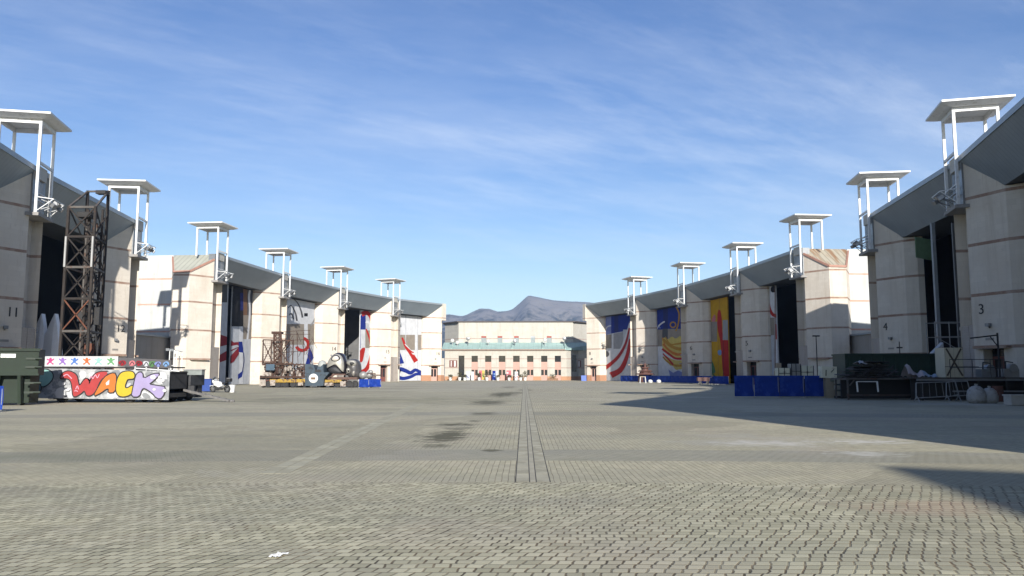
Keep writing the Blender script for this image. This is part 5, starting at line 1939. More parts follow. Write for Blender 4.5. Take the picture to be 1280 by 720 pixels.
# second platform to the right edge
Yp = 51.0
x0, x1 = atY(1150, 480, Yp).x, atY(1300, 480, Yp).x
pf = thing('steel_platform', 'long low steel platform running to the right edge in the shade', 'platform', (x0, Yp, 0))
Wp = x1 - x0
pz = lambda py, Y=Yp: atY(1200, py, Y).z
mb = MB()
mb.box(0, Wp, 0.3, 3.0, pz(473.5), pz(471.8))
mb.build('deck', WORN, pf)
mb = MB()
mb.box(2.0, Wp, -0.1, 0.0, pz(490), pz(488.2))
mb.box(0, Wp, 0.35, 0.45, pz(476), pz(473.6))
mb.build('edge_beam', GALV, pf)
mb = MB()
for k in range(5):
    mb.box(0.3 + k * 1.8, 0.42 + k * 1.8, 0.5, 0.62, 0, pz(473.6))
mb.box(0.2, Wp, 1.6, 1.7, 0.02, pz(474))
mb.build('support', DARK, pf)
# crowd barriers leaning
for k, (xa, xb, Y, lab) in enumerate(((1144, 1216, 48.6, 'long grey crowd barrier leaning askew before the steel platform'), (1183, 1199, 50.2, 'short grey crowd barrier end behind the long askew one'))):
    a, b = atY(xa, 497, Y), atY(xb, 497, Y)
    t = thing('crowd_barrier', lab, 'barrier', ((a.x + b.x) / 2, Y, 0), 0.06 - 0.1 * k, 'grey crowd barriers in the right shade')
    w = (b.x - a.x) / 2
    mb = MB()
    mb.tube((-w, 0, 0.2), (-w + 0.1, 0.1, 1.15), 0.03, n=6)
    mb.tube((w, 0, 0.3), (w - 0.15, 0.1, 1.25), 0.03, n=6)
    mb.tube((-w + 0.1, 0.1, 1.15), (w - 0.15, 0.1, 1.25), 0.03, n=6)
    mb.tube((-w, 0, 0.25), (w, 0, 0.42), 0.03, n=6)
    n = max(3, int(w * 5))
    for i in range(1, n):
        q = i / n
        mb.tube((-w + 2 * w * q, 0, 0.25 + 0.17 * q), (-w + 0.1 + (2 * w - 0.25) * q, 0.1, 1.15 + 0.1 * q), 0.009, n=4)
    mb.build('bars', GALV, t)
    for x in (-w + 0.05, w - 0.05):
        mb = MB()
        mb.bar((x, -0.35, 0.0), (x, 0.0, 0.35), 0.05)
        mb.bar((x, 0.35, 0.0), (x, 0.0, 0.35), 0.05)
        mb.build('foot', GALV, t)
# plank crate with a cross
a, b = atY(1180, 434.6, 52.5), atY(1205, 471.6, 52.5)
dz = pz(471.8)
t = thing('plank_crate', 'tall pale plank crate with a dark X on its side standing on the steel platform', 'crate', ((a.x + b.x) / 2, 52.5, dz))
w, h = (b.x - a.x) / 2, a.z - dz
PLK = seam_mat('pale_planks', (0.52, 0.48, 0.36), pitch=0.28, axis=0, dark=0.6, rough=0.8, metal=0, width=0.02)
mb = MB()
mb.box(-w, w, 0, 1.2, 0, h)
mb.build('body', PLK, t)
mb = MB()
mb.bar((-w + 0.1, -0.02, 0.1), (w - 0.1, -0.02, h * 0.97), 0.03, 0.1)
mb.bar((w - 0.1, -0.05, 0.1), (-w + 0.1, -0.05, h * 0.97), 0.03, 0.1)
mb.build('cross', M('cross_brown', (0.12, 0.09, 0.06)), t)
# railing frame
a, b = atY(1187, 449.3, 51.6), atY(1254, 471.6, 51.6)
t = thing('railing', 'thin dark tube railing standing on the steel platform before hangar 3', 'railing', ((a.x + b.x) / 2, 51.6, dz))
w, h = (b.x - a.x) / 2, a.z - dz
mb = MB()
for x in (-w, -0.25, 0.9, w):
    mb.tube((x, 0, 0), (x, 0, h), 0.025, n=6)
for z in (h, h * 0.55):
    mb.tube((-w, 0, z), (w, 0, z), 0.025, n=6)
mb.tube((-w, 0.6, h * 0.6), (w * .3, 0.6, h * 0.6), 0.02, n=6)
mb.build('tube_work', M('rail_dark', (0.06, 0.058, 0.055), 0.6), t)
# gallows pole
p = atY(1246.5, 416, 52.2)
t = thing('gallows_pole', 'dark upright pole with a short arm to the left on the steel platform', 'pole', (p.x, 52.2, dz))
mb = MB()
h = p.z - dz
mb.tube((0, 0, 0), (0, 0, h), 0.06, n=8)
mb.tube((0, 0, h - 0.15), (-1.75, 0, h - 0.35), 0.045, n=8)
mb.bar((0, 0, h - 0.9), (-0.5, 0, h - 0.2), 0.05)
mb.build('pole', DARK, t)
mb = MB()
mb.box(-0.2, 0.2, -0.2, 0.2, 0, 0.05)
mb.build('foot_plate', DARK, t)
# T pole and cross pole
for px, py, Y, wd, lab in ((1020, 420, 61.5, 0.26, 'thin dark T topped pole behind the flat trailer, before hangar 5'), (1124, 427, 60.5, 0.2, 'thin dark cross topped pole behind the green container')):
    p = atY(px, py, Y)
    t = thing('lamp_pole', lab, 'pole', (p.x, Y, 0))
    mb = MB()
    mb.tube((0, 0, 0), (0, 0, p.z), 0.045, 0.035, n=8)
    mb.build('pole', DARK, t)
    mb = MB()
    zz = p.z if px == 1020 else p.z - 0.45
    mb.box(-wd, wd, -0.06, 0.06, zz - 0.05, zz + 0.05)
    mb.build('cross_bar', DARK, t)
# white bags
for px, r, lab in ((1226, 0.52, 'big rounded white bag, left of two on the paving at the right edge'), (1242.5, 0.46, 'smaller rounded white bag, right of two on the paving at the right edge')):
    p = gnd(px, 504.5)
    t = thing('white_bag', lab, 'bag', (p.x, p.y + 0.4, 0), 0, 'white bags in the right shade')
    mb = MB()
    mb.lathe([(r * 0.75, 0), (r * 0.98, r * 0.35), (r, r * 0.9), (r * 0.82, r * 1.5), (r * 0.45, r * 1.85), (r * 0.1, r * 1.95)], n=16)
    bb = mb.build('sack', M('bag_white', (0.42, 0.41, 0.39), 0.8, 0, 0.2, 2.5, 0.6, col2=(0.28, 0.26, 0.23), thr=0.58), t, smooth=True)
    mb = MB()
    mb.tube((0, 0, r * 1.9), (0.03, 0.02, r * 2.1), 0.06, 0.1)
    mb.build('knot', M('bag_white', (0.58, 0.57, 0.55)), t)
p = gnd(1273, 507)
t = thing('white_chest', 'white box with a lid on the paving, cut by the right edge', 'box', (p.x, p.y, 0))
mb = MB()
mb.box(-0.36, 0.6, 0, 0.7, 0.02, 0.5)
mb.build('body', M('chest_white', (0.52, 0.50, 0.45), 0.7), t, bevel=0.02)
mb = MB()
mb.box(-0.4, 0.64, -0.04, 0.74, 0.5, 0.58)
mb.build('lid', M('chest_white', (0.52, 0.50, 0.45)), t)
p = atY(1250.5, 500, 49.6)
t = thing('rusty_drum', 'rusty brown drum between the white bags and the white box', 'drum', (p.x, 49.8, 0))
mb = MB()
mb.lathe([(0.3, 0), (0.3, 0.3), (0.315, 0.32), (0.3, 0.34), (0.3, 0.62), (0.315, 0.64), (0.3, 0.66), (0.3, 0.95), (0.27, 0.95), (0.27, 0.92), (0.02, 0.92)], n=18)
mb.build('barrel', M('drum_rust', (0.15, 0.06, 0.04), 0.8, 0, 0.3), t)
mb = MB()
mb.lathe([(0.03, 0.92), (0.04, 0.96), (0.02, 0.97)], (0.15, 0, 0), 8)
mb.build('bung', DARK, t)
# machinery clutter on platform before hangar 3
for k, (px, py, s_, col, lab) in enumerate(((1232, 466, 0.75, GALV, 'grey machine with round housing on the steel platform'), (1266, 462, 0.8, M('mach_pale', (0.42, 0.40, 0.37), 0.6), 'pale machine under the door hood of hangar 3'), (1275, 470, 0.6, RB, 'brown wooden box at the right edge of the steel platform'))):
    p = atY(px, py, 53.0)
    t = thing('workshop_machine', lab, 'machine', (p.x, 53.0 + 0.5 * k, dz))
    mb = MB()
    mb.obox((0, 0, s_ * 0.35), s_ * 1.2, 0.7, s_ * 0.7)
    mb.lathe([(0.05, -0.2), (s_ * 0.35, -0.2), (s_ * 0.38, 0.2), (0.05, 0.2)], (0.1, -0.25, s_ * 0.75), 14, 'y')
    mb.build('housing', col, t)
    mb = MB()
    mb.bar((-s_ * 0.5, -0.3, 0), (-s_ * 0.4, -0.3, s_ * 1.3), 0.06)
    mb.bar((-s_ * 0.4, -0.3, s_ * 1.3), (s_ * 0.2, -0.3, s_ * 1.2), 0.06)
    mb.build('arm', DARK, t)
# scaffold in the door of hangar 4, props inside
a, b = atY(1168, 402, 66), atY(1208, 402, 66)
t = thing('scaffold', 'pale tubular scaffold standing in the dark door of hangar 4', 'scaffold', ((a.x + b.x) / 2, 66.0, 0))
w, h = (b.x - a.x) / 2, a.z
mb = MB()
for x in (-w, -w * 0.1, w):
    for y in (0, 1.4):
        mb.tube((x, y, 0), (x, y, h), 0.04, n=6)
for z in (1.6, 3.2, 4.7, h - 0.05):
    for y in (0, 1.4):
        mb.tube((-w, y, z), (w, y, z), 0.04, n=6)
mb.tube((-w, 0, 1.6), (w, 0, 3.2), 0.03, n=6)
mb.tube((-w, 0, 4.7), (w, 0, 3.2), 0.03, n=6)
mb.build('tube_work', GALV, t)
mb = MB()
mb.box(-w, w, 0.1, 1.3, 3.24, 3.3)
mb.build('deck', OFFW, t)
p = atY(1171, 428, 62)
t = thing('wall_prop', 'white and dark red slanted prop beside the plank crate, behind the green container', 'prop', (p.x, 62.0, 0))
mb = MB()
mb.prism([(-0.55, 0), (0.5, 0), (0.5, 0.5), (-0.55, 0.5)], 0, [p.z - 1.0, p.z, p.z, p.z - 1.0])
mb.build('body', paint('lgrey'), t)
mb = MB()
mb.prism([(-0.25, -0.03), (0.45, -0.03), (0.45, -0.005), (-0.25, -0.005)], 2.2, [p.z - 0.95, p.z - 0.35, p.z - 0.35, p.z - 0.95])
mb.build('red_panel', paint('dred'), t)
p = atY(1159, 320, 84)
for px, col, w, lab in ((1174.5, M('pole_pale', (0.27, 0.29, 0.31), 0.5), 0.14, 'pale tall post in the dark door of hangar 4, left one'), (1200, M('pole_dim', (0.20, 0.20, 0.20), 0.6), 0.08, 'dim tall post in the dark door of hangar 4, right one')):
    p = atY(px, 440, 68.5)
    t = thing('tall_post', lab, 'post', (p.x, 68.5, 0))
    mb = MB()
    mb.box(-w, w, -w, w, 0, 14.6)
    mb.build('shaft', col, t)
    mb = MB()
    mb.box(-0.3, 0.3, -0.3, 0.3, 0, 0.08)
    mb.build('foot_plate', DARK, t)
p = atY(1157, 308, 72.5)
t = thing('green_tarp', 'pale green tarpaulin piece hanging high in the door of hangar 4', 'tarpaulin', (p.x, 72.5, 0))
mb = MB()
zz = p.z
mb.prism([(-0.9, 0), (0.9, 0.2), (0.9, 0.3), (-0.9, 0.1)], [zz - 1.0, zz - 1.3, zz - 1.3, zz - 1.0], [zz + 0.9, zz + 0.6, zz + 0.6, zz + 0.9])
mb.build('sheet', M('tarp_green', (0.16, 0.26, 0.14), 0.8), t)

# scrap of paper
p = gnd(347, 695)
t = thing('paper_scrap', 'crumpled white paper scrap on the paving in the near foreground', 'litter', (p.x, p.y, 0))
vs, fs = [], []
nx, ny = 10, 8
for j in range(ny + 1):
    for i in range(nx + 1):
        u, v = i / nx - 0.5, j / ny - 0.5
        e = 1 - max(abs(u), abs(v)) * 0.3 * math.sin(i * 3 + j)
        vs.append((u * 0.115 * e + 0.05 * v, v * 0.17 * e, 0.006 + max(0, 0.009 * math.sin(u * 14 + 1) * math.cos(v * 11) + rnd.uniform(0, 0.012))))
for j in range(ny):
    for i in range(nx):
        q = j * (nx + 1) + i
        fs.append((q, q + 1, q + nx + 2, q + nx + 1))
MB().add(vs, fs).build('paper', M('paper_white', (0.82, 0.82, 0.80), 0.8, 0, 0.03), t, recalc=False)

# ------------------------------------------------------------------ ground
def ground_mat():
    m, nt, b = newmat('paving')
    N, Lk = nt.nodes, nt.links
    tc = N.new('ShaderNodeTexCoord')
    sp = N.new('ShaderNodeSeparateXYZ')
    Lk.new(tc.outputs['Object'], sp.inputs[0])
    x, y, _ = sp.outputs
    mul = lambda a, c: math_node(nt, 'MULTIPLY', a, c)
    add = lambda a, c: math_node(nt, 'ADD', a, c)
    # gentle settling so that joints wander
    wob = noise(nt, tc.outputs['Object'], 0.9, 2)
    wx = add(x, mul(add(wob, -0.5), 0.05))
    wob2 = noise(nt, comb(nt, add(x, 31.0), y), 0.8, 2)
    wy = add(y, mul(add(wob2, -0.5), 0.10))

    def brick(vec, bw, rh, mortar, off=0.5, sm=0.2):
        n = N.new('ShaderNodeTexBrick')
        Lk.new(vec, n.inputs['Vector'])
        n.offset = off
        n.inputs['Scale'].default_value = 1.0
        n.inputs['Brick Width'].default_value = bw
        n.inputs['Row Height'].default_value = rh
        n.inputs['Mortar Size'].default_value = mortar
        n.inputs['Mortar Smooth'].default_value = sm
        n.inputs['Color1'].default_value = (0, 0, 0, 1)
        n.inputs['Color2'].default_value = (1, 1, 1, 1)
        n.inputs['Mortar'].default_value = (0.5, 0.5, 0.5, 1)
        return n
    # interlocking pavers near the camera: slanted cross joints
    rh = 0.15
    fr_ = math_node(nt, 'FRACT', math_node(nt, 'DIVIDE', add(wy, 100.0), rh))
    zig = math_node(nt, 'ABSOLUTE', add(mul(math_node(nt, 'FRACT', math_node(nt, 'DIVIDE', add(wy, 100.0), rh * 2)), 2.0), -1.0))
    jit = add(noise(nt, tc.outputs['Object'], 5.0, 2), -0.5)
    slant = maprange(nt, noise(nt, comb(nt, mul(x, 0.5), mul(y, 0.9)), 1.0, 3), 0.35, 0.65, -0.07, -0.012)
    wxa = add(add(wx, mul(fr_, slant)), mul(jit, 0.05))
    row = math_node(nt, 'FLOOR', math_node(nt, 'DIVIDE', add(wy, 100.0), rh))
    rwn = N.new('ShaderNodeTexWhiteNoise')
    rwn.noise_dimensions = '1D'
    Lk.new(row, rwn.inputs['W'])
    rown = rwn.outputs['Value']
    ua = add(math_node(nt, 'DIVIDE', add(wxa, 200.0), 0.148), add(mul(row, 0.47), mul(rown, 0.25)))
    fu = math_node(nt, 'FRACT', ua)
    eu = math_node(nt, 'MINIMUM', fu, math_node(nt, 'SUBTRACT', 1.0, fu))
    ev = math_node(nt, 'MINIMUM', fr_, math_node(nt, 'SUBTRACT', 1.0, fr_))
    jx_ = maprange(nt, eu, 0.05, 0.10, 1.0, 0.0)
    jy_ = maprange(nt, ev, 0.04, 0.10, 0.7, 0.0)
    mA = math_node(nt, 'MAXIMUM', jx_, jy_)
    wn = N.new('ShaderNodeTexWhiteNoise')
    wn.noise_dimensions = '2D'
    Lk.new(comb(nt, math_node(nt, 'FLOOR', ua), row), wn.inputs['Vector'])
    wnc = N.new('ShaderNodeCombineColor')
    for i_ in range(3):
        Lk.new(wn.outputs['Value'], wnc.inputs[i_])
    # coursed pavers running away from the camera
    bB = brick(comb(nt, wy, add(wx, 50.03)), 0.21, 0.105, 0.0055)
    bC = brick(comb(nt, add(wx, mul(wy, 0.5)), wy), 0.21, 0.105, 0.006)
    x2 = mul(mul(x, x), 0.006)
    nearm = math_node(nt, 'LESS_THAN', add(y, x2), 12.85)
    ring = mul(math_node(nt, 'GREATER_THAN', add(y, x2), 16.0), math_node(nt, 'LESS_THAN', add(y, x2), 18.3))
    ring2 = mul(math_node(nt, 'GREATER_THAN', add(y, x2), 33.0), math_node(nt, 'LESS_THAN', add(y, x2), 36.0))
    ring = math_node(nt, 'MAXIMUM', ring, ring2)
    tone = mixc(nt, nearm, mixc(nt, ring, bB.outputs['Color'], bC.outputs['Color']), wnc.outputs[0])
    sepc = N.new('ShaderNodeSeparateColor')
    Lk.new(tone, sepc.inputs[0])
    tone = sepc.outputs[0]
    mort = math_node(nt, 'ADD', mul(nearm, mA), mul(math_node(nt, 'SUBTRACT', 1.0, nearm), math_node(nt, 'ADD', mul(ring, bC.outputs['Fac']), mul(math_node(nt, 'SUBTRACT', 1.0, ring), bB.outputs['Fac']))))
    # tones
    c = mixc(nt, tone, (0.335, 0.312, 0.195), (0.575, 0.535, 0.36))
    farc = mixc(nt, tone, (0.39, 0.358, 0.235), (0.51, 0.46, 0.31))
    c = mixc(nt, nearm, farc, c)
    big = noise(nt, comb(nt, mul(x, 0.10), mul(y, 0.35)), 1.0, 5, 0.6)
    c = mixc(nt, maprange(nt, big, 0.40, 0.68, 0, 0.6), c, (0.27, 0.265, 0.195))
    mid = noise(nt, comb(nt, x, mul(y, 1.3)), 0.55, 6, 0.62)
    c = mixc(nt, maprange(nt, mid, 0.46, 0.70, 0, 0.6), c, (0.335, 0.312, 0.235))
    warm = noise(nt, comb(nt, add(x, 9.0), mul(y, 0.8)), 0.23, 5, 0.6)
    c = mixc(nt, maprange(nt, warm, 0.52, 0.70, 0, 0.35), c, (0.44, 0.36, 0.28))
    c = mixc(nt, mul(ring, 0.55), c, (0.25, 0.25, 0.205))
    patch = N.new('ShaderNodeTexVoronoi')
    patch.inputs['Scale'].default_value = 0.16
    pw = noise(nt, comb(nt, x, y), 0.5, 4)
    Lk.new(comb(nt, add(x, mul(pw, 5.0)), add(mul(y, 0.55), mul(pw, 4.0))), patch.inputs['Vector'])
    spc = N.new('ShaderNodeSeparateColor')
    Lk.new(patch.outputs['Color'], spc.inputs[0])
    c = mixc(nt, maprange(nt, spc.outputs[0], 0.40, 1.0, 0, 0.42), c, (0.24, 0.222, 0.145))
    c = mixc(nt, maprange(nt, spc.outputs[1], 0.6, 1.0, 0, 0.28), c, (0.50, 0.46, 0.36))
    green = noise(nt, comb(nt, mul(x, 0.5), mul(y, 1.2)), 0.4, 6, 0.7)
    c = mixc(nt, maprange(nt, green, 0.55, 0.72, 0, 0.45), c, (0.20, 0.205, 0.125))
    fine = noise(nt, comb(nt, x, y), 60, 4, 0.7)
    c = mixc(nt, maprange(nt, fine, 0.35, 0.75, 0, 0.30), c, (0.21, 0.20, 0.17))
    # sand and moss in joints
    jm = noise(nt, comb(nt, x, y), 1.7, 4)
    jc = mixc(nt, maprange(nt, jm, 0.4, 0.62), (0.058, 0.047, 0.026), (0.15, 0.108, 0.058))
    js = mixc(nt, maprange(nt, noise(nt, comb(nt, x, y), 2.6, 3), 0.34, 0.58, 0.45, 1.0), (0, 0, 0), (1, 1, 1))
    sj = N.new('ShaderNodeSeparateColor')
    Lk.new(js, sj.inputs[0])
    c = mixc(nt, mul(mort, sj.outputs[0]), c, jc)

    def blot(c, cx, cy, rx, ry, col, amt, thr=0.5, sc=1.0):
        dx = mul(add(x, -cx), 1 / rx)
        dy = mul(add(y, -cy), 1 / ry)
        d = math_node(nt, 'SQRT', add(mul(dx, dx), mul(dy, dy)))
        n = noise(nt, comb(nt, mul(add(x, cx * 3), 0.8), mul(add(y, cy), 1.1)), sc, 5, 0.7)
        k = math_node(nt, 'SUBTRACT', add(1.0, mul(add(n, -0.5), 4.2 if sc < 2.5 else 5.5)), d)
        return mixc(nt, maprange(nt, k, 0.0, thr, 0, amt), c, col)
    moss = (0.075, 0.068, 0.032)
    for zx, zy, rx, ry, am in ((225, 300, 130, 34, 0.85), (270, 243, 120, 8, 0.8), (290, 262, 90, 7, 0.5), (160, 350, 90, 9, 0.55), (455, 373, 45, 8, 0.75), (420, 188, 75, 7, 0.7), (440, 132, 100, 13, 0.8), (510, 92, 75, 12, 0.85), (580, 84, 70, 5, 0.6), (545, 56, 40, 5, 0.5), (625, 70, 40, 5, 0.5), (370, 225, 40, 5, 0.6)):
        p_ = gnd(500 + zx / 4, 470 + zy / 4)
        c = blot(c, p_.x, p_.y, rx / 4 * p_.y / 1000, ry / 4 * p_.y ** 2 / 1700, moss, min(1.0, am * 1.1), 0.5, 2.0)
    for px, py, rx, ry, col, am in ((470, 500, 190, 5, (0.12, 0.12, 0.065), 0.5), (340, 500, 110, 5, (0.12, 0.115, 0.07), 0.4), (100, 572, 170, 9, (0.15, 0.16, 0.105), 0.5), (950, 551, 110, 10, (0.36, 0.35, 0.31), 0.4),
                                    (960, 554, 70, 4, (0.62, 0.60, 0.56), 0.8), (1085, 552, 60, 3, (0.7, 0.69, 0.66), 0.8), (1080, 567, 45, 4, (0.66, 0.65, 0.6), 0.7), (1200, 505, 80, 2, (0.45, 0.44, 0.4), 0.5), (300, 545, 200, 3, (0.15, 0.15, 0.12), 0.3), (1150, 632, 110, 12, (0.42, 0.25, 0.17), 0.28), (640, 480, 380, 5, (0.33, 0.31, 0.28), 0.35)):
        p_ = gnd(px, py)
        c = blot(c, p_.x, p_.y, rx * p_.y / 1000, ry * p_.y ** 2 / 1700, col, am * (0.55 if col[0] > 0.6 else 1), 0.9, 3.0 if col[0] > 0.6 else 0.7)
    Lk.new(c, b.inputs['Base Color'])
    b.inputs['Roughness'].default_value = 0.88
    bp = N.new('ShaderNodeBump')
    bp.inputs['Strength'].default_value = 0.5
    bp.inputs['Distance'].default_value = 0.012
    Lk.new(add(mul(mort, -1.0), add(mul(fine, 0.35), mul(tone, 0.25))), bp.inputs['Height'])
    Lk.new(bp.outputs['Normal'], b.inputs['Normal'])
    return m


g = MB()
S = 6000
g.add([(-S, -S, 0), (S, -S, 0), (S, S, 0), (-S, S, 0)], [(0, 1, 2, 3)])
tag(g.build('ground', ground_mat(), recalc=False), kind='structure')

# drainage channel and a second paved strip
CONC = wall_mat('channel_slab', (0.27, 0.265, 0.245), stripes=(), block=(3, 3))
sl = MB()
y0c, y1c = 12.85, 168.0
for xa, xb in ((-0.128, 0.078), (0.20, 0.402)):
    yy = y0c
    while yy < y1c:
        ln = 1.0 if yy < 60 else 4.0
        sl.box(xa, xb, yy, yy + ln - 0.012, 0.001, 0.005)
        yy += ln
tag(sl.build('channel_slab', M('channel_concrete', (0.50, 0.465, 0.34), 0.85, 0, 0.2, 0.9, col2=(0.40, 0.37, 0.26), thr=0.53)), kind='structure')
gr = MB()
gr.box(-0.145, 0.42, y0c - 0.012, y1c, 0.0005, 0.003)
tag(gr.build('channel_bed', M('channel_dark', (0.06, 0.055, 0.045), 0.9)), kind='structure')
gr = MB()
gr.box(0.095, 0.183, y0c, y1c, 0.001, 0.0045)
tag(gr.build('channel_grate', M('channel_grate', (0.49, 0.45, 0.33), 0.8, 0, 0.2, 3)), kind='structure')
a, b = gnd(343, 592), gnd(522, 505)
st = MB()
d = (b - a).normalized()
n_ = Vector((-d.y, d.x, 0)) * 0.24
L_ = (b - a).length
yy = 0.0
while yy < L_:
    p0, p1 = a + d * yy, a + d * (yy + 0.985)
    for s0, s1 in ((-1.0, -0.03), (0.03, 1.0)):
        q = [p0 + n_ * s0, p0 + n_ * s1, p1 + n_ * s1, p1 + n_ * s0]
        st.prism([(v.x, v.y) for v in q], 0.001, 0.004)
    yy += 1.0
tag(st.build('paving_strip', M('strip_concrete', (0.50, 0.47, 0.34), 0.85, 0, 0.2, 0.7, col2=(0.44, 0.41, 0.29), thr=0.5)), kind='structure')

# ------------------------------------------------------------------ mountains
ridge = [(300, 420), (420, 405), (500, 400), (540, 396), (561, 392), (577, 394.5), (583, 393), (590, 389.5), (600, 385.5), (612, 386), (622, 389), (634, 388), (641, 385.5), (650, 378), (656, 372.5), (661, 369), (668, 370.5), (680, 373), (693, 375.5), (703, 376), (720, 376.5), (735, 377.5), (770, 382), (830, 392), (960, 410)]
YM = 3000.0
rp = [atY(px, py, YM) for px, py in ridge]


def ridge_z(X):
    if X <= rp[0].x:
        return rp[0].z
    for a, b in zip(rp, rp[1:]):
        if X <= b.x:
            t_ = (X - a.x) / (b.x - a.x)
            return a.z + (b.z - a.z) * t_
    return rp[-1].z


from mathutils import noise as mn
vs, fs = [], []
nx, ny = 260, 50
X0, X1 = -1150, 1000
for j in range(ny + 1):
    v = j / ny
    for i in range(nx + 1):
        X = X0 + (X1 - X0) * i / nx
        Y = 2100 + 1500 * v
        k = max(0.0, 1 - abs(Y - YM) / (900 if Y < YM else 600))
        env = k ** 1.25
        rg = mn.fractal(Vector((X * 0.006, Y * 0.006, 3.1)), 0.9, 2.1, 6)
        rd = 1 - abs(mn.noise(Vector((X * 0.011, Y * 0.005, 8.0))))
        zz = ridge_z(X * (0.985 + 0.015 * k)) * env
        zz += (rg * 34 + (rd - 0.7) * 75) * math.sin(math.pi * min(1, k)) * 0.9 + rg * 2.2 * k
        vs.append((X, Y, max(-2, zz - 1)))
for j in range(ny):
    for i in range(nx):
        q = j * (nx + 1) + i
        fs.append((q, q + 1, q + nx + 2, q + nx + 1))
m, nt, bs = newmat('mountain_rock')
tc = nt.nodes.new('ShaderNodeTexCoord')
sp = nt.nodes.new('ShaderNodeSeparateXYZ')
nt.links.new(tc.outputs['Object'], sp.inputs[0])
n1 = noise(nt, tc.outputs['Object'], 0.02, 10, 0.78)
hgt = maprange(nt, sp.outputs[2], 80, 290, -0.12, 0.16)
cc = mixc(nt, maprange(nt, math_node(nt, 'ADD', n1, hgt), 0.44, 0.57), (0.014, 0.019, 0.011), (0.17, 0.155, 0.14))
nt.links.new(cc, bs.inputs['Base Color'])
bs.inputs['Roughness'].default_value = 0.95
tag(MB().add(vs, fs).build('mountains', m, smooth=True, recalc=False), kind='structure')

# ------------------------------------------------------------------ air
hz = MB()
hz.box(-4500, 4500, -700, 4800, -1.0, 345)
m = bpy.data.materials.new('haze_air')
m.use_nodes = True
nt = m.node_tree
nt.nodes.clear()
out = nt.nodes.new('ShaderNodeOutputMaterial')
pv = nt.nodes.new('ShaderNodeVolumePrincipled')
pv.inputs['Color'].default_value = (0.42, 0.62, 1.0, 1)
pv.inputs['Density'].default_value = 0.00013
nt.links.new(pv.outputs[0], out.inputs['Volume'])
tag(hz.build('haze', m), kind='stuff')

# ------------------------------------------------------------------ light
EL = R(22)
sd = Vector((0.20, -0.98, 0)).normalized() * math.cos(EL) + Vector((0, 0, math.sin(EL)))
su = bpy.data.lights.new('sun', 'SUN')
su.energy = 3.65
su.angle = R(0.53)
su.color = (1.0, 0.955, 0.885)
so = bpy.data.objects.new('sun', su)
C.objects.link(so)
so.rotation_euler = sd.to_track_quat('Z', 'Y').to_euler()
so.location = (20, -60, 60)

w = bpy.data.worlds.new('World')
bpy.context.scene.world = w
w.use_nodes = True
nt = w.node_tree
nt.nodes.clear()
out = nt.nodes.new('ShaderNodeOutputWorld')
bg = nt.nodes.new('ShaderNodeBackground')
sky = nt.nodes.new('ShaderNodeTexSky')
sky.sky_type = 'NISHITA'
sky.sun_disc = False
sky.sun_elevation = EL
sky.sun_rotation = math.atan2(sd.x, sd.y)
sky.air_density = 1.0
sky.dust_density = 0.35
sky.ozone_density = 1.6
tc = nt.nodes.new('ShaderNodeTexCoord')
sp = nt.nodes.new('ShaderNodeSeparateXYZ')
nt.links.new(tc.outputs['Generated'], sp.inputs[0])
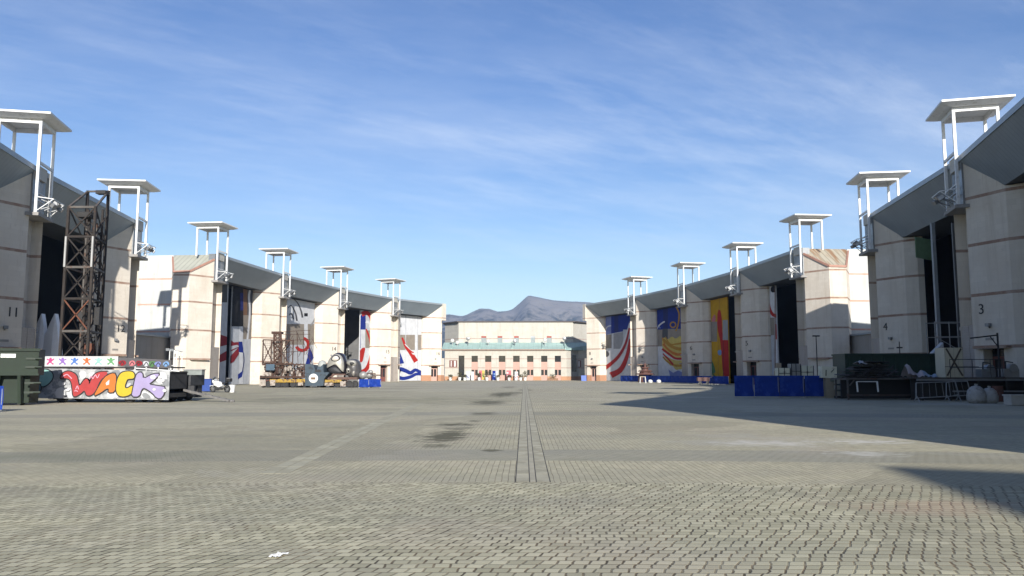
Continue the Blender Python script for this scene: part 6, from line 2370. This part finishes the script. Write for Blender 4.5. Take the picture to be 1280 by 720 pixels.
# cirrus: project the direction on a high plane, streaks drawn out sideways
zc = math_node(nt, 'ADD', math_node(nt, 'MAXIMUM', sp.outputs[2], 0.0), 0.10)
px_ = math_node(nt, 'DIVIDE', sp.outputs[0], zc)
py_ = math_node(nt, 'DIVIDE', sp.outputs[1], zc)
sx_ = math_node(nt, 'ADD', math_node(nt, 'MULTIPLY', px_, 0.55), math_node(nt, 'MULTIPLY', py_, 0.22))
sy_ = math_node(nt, 'ADD', math_node(nt, 'MULTIPLY', py_, 1.25), math_node(nt, 'MULTIPLY', px_, -0.30))
v_ = comb(nt, sx_, sy_)
n_a = noise(nt, v_, 0.9, 9, 0.62)
n_b = noise(nt, comb(nt, math_node(nt, 'ADD', px_, 5.2), math_node(nt, 'ADD', py_, 1.7)), 0.33, 4, 0.5)
mask = math_node(nt, 'MULTIPLY', maprange(nt, n_a, 0.40, 0.68), maprange(nt, n_b, 0.20, 0.58))
n_c = noise(nt, comb(nt, math_node(nt, 'ADD', math_node(nt, 'MULTIPLY', px_, 0.9), math_node(nt, 'MULTIPLY', py_, 0.75)), math_node(nt, 'ADD', math_node(nt, 'MULTIPLY', py_, 3.0), math_node(nt, 'MULTIPLY', px_, -2.2))), 1.1, 10, 0.7)
mask = math_node(nt, 'ADD', math_node(nt, 'MULTIPLY', mask, 0.75), math_node(nt, 'MULTIPLY', maprange(nt, n_c, 0.46, 0.92), maprange(nt, n_b, 0.18, 0.56)))
low = maprange(nt, sp.outputs[2], 0.02, 0.30, 0.1, 1.0)
hi = maprange(nt, sp.outputs[2], 0.28, 0.50, 1.0, 0.35)
mask = math_node(nt, 'MULTIPLY', math_node(nt, 'MULTIPLY', mask, low), hi)
hs = nt.nodes.new('ShaderNodeHueSaturation')
hs.inputs['Saturation'].default_value = 1.22
hs.inputs['Hue'].default_value = 0.515
nt.links.new(sky.outputs[0], hs.inputs['Color'])
cl = mixc(nt, math_node(nt, 'MULTIPLY', mask, 0.42), hs.outputs[0], (7.4, 7.9, 8.6))
nt.links.new(cl, bg.inputs['Color'])
bg.inputs['Strength'].default_value = 0.064
nt.links.new(bg.outputs[0], out.inputs['Surface'])

# ------------------------------------------------------------------ camera and output
cam = bpy.data.cameras.new('camera')
co = bpy.data.objects.new('camera', cam)
C.objects.link(co)
co.location = (0, 0, EYE)
co.matrix_world = Matrix(((RT.x, UP.x, -FW.x, 0), (RT.y, UP.y, -FW.y, 0), (RT.z, UP.z, -FW.z, EYE), (0, 0, 0, 1)))
cam.sensor_width = 36
cam.lens = 36 * F / 1280
cam.clip_end = 20000
cam.clip_start = 0.1
sc = bpy.context.scene
sc.camera = co
sc.view_settings.view_transform = 'Standard'
sc.view_settings.look = 'None'
sc.view_settings.gamma = 1
sc.view_settings.exposure = 1.15
sc.render.engine = 'CYCLES'
sc.cycles.use_denoising = True
sc.cycles.max_bounces = 6
sc.cycles.volume_bounces = 0
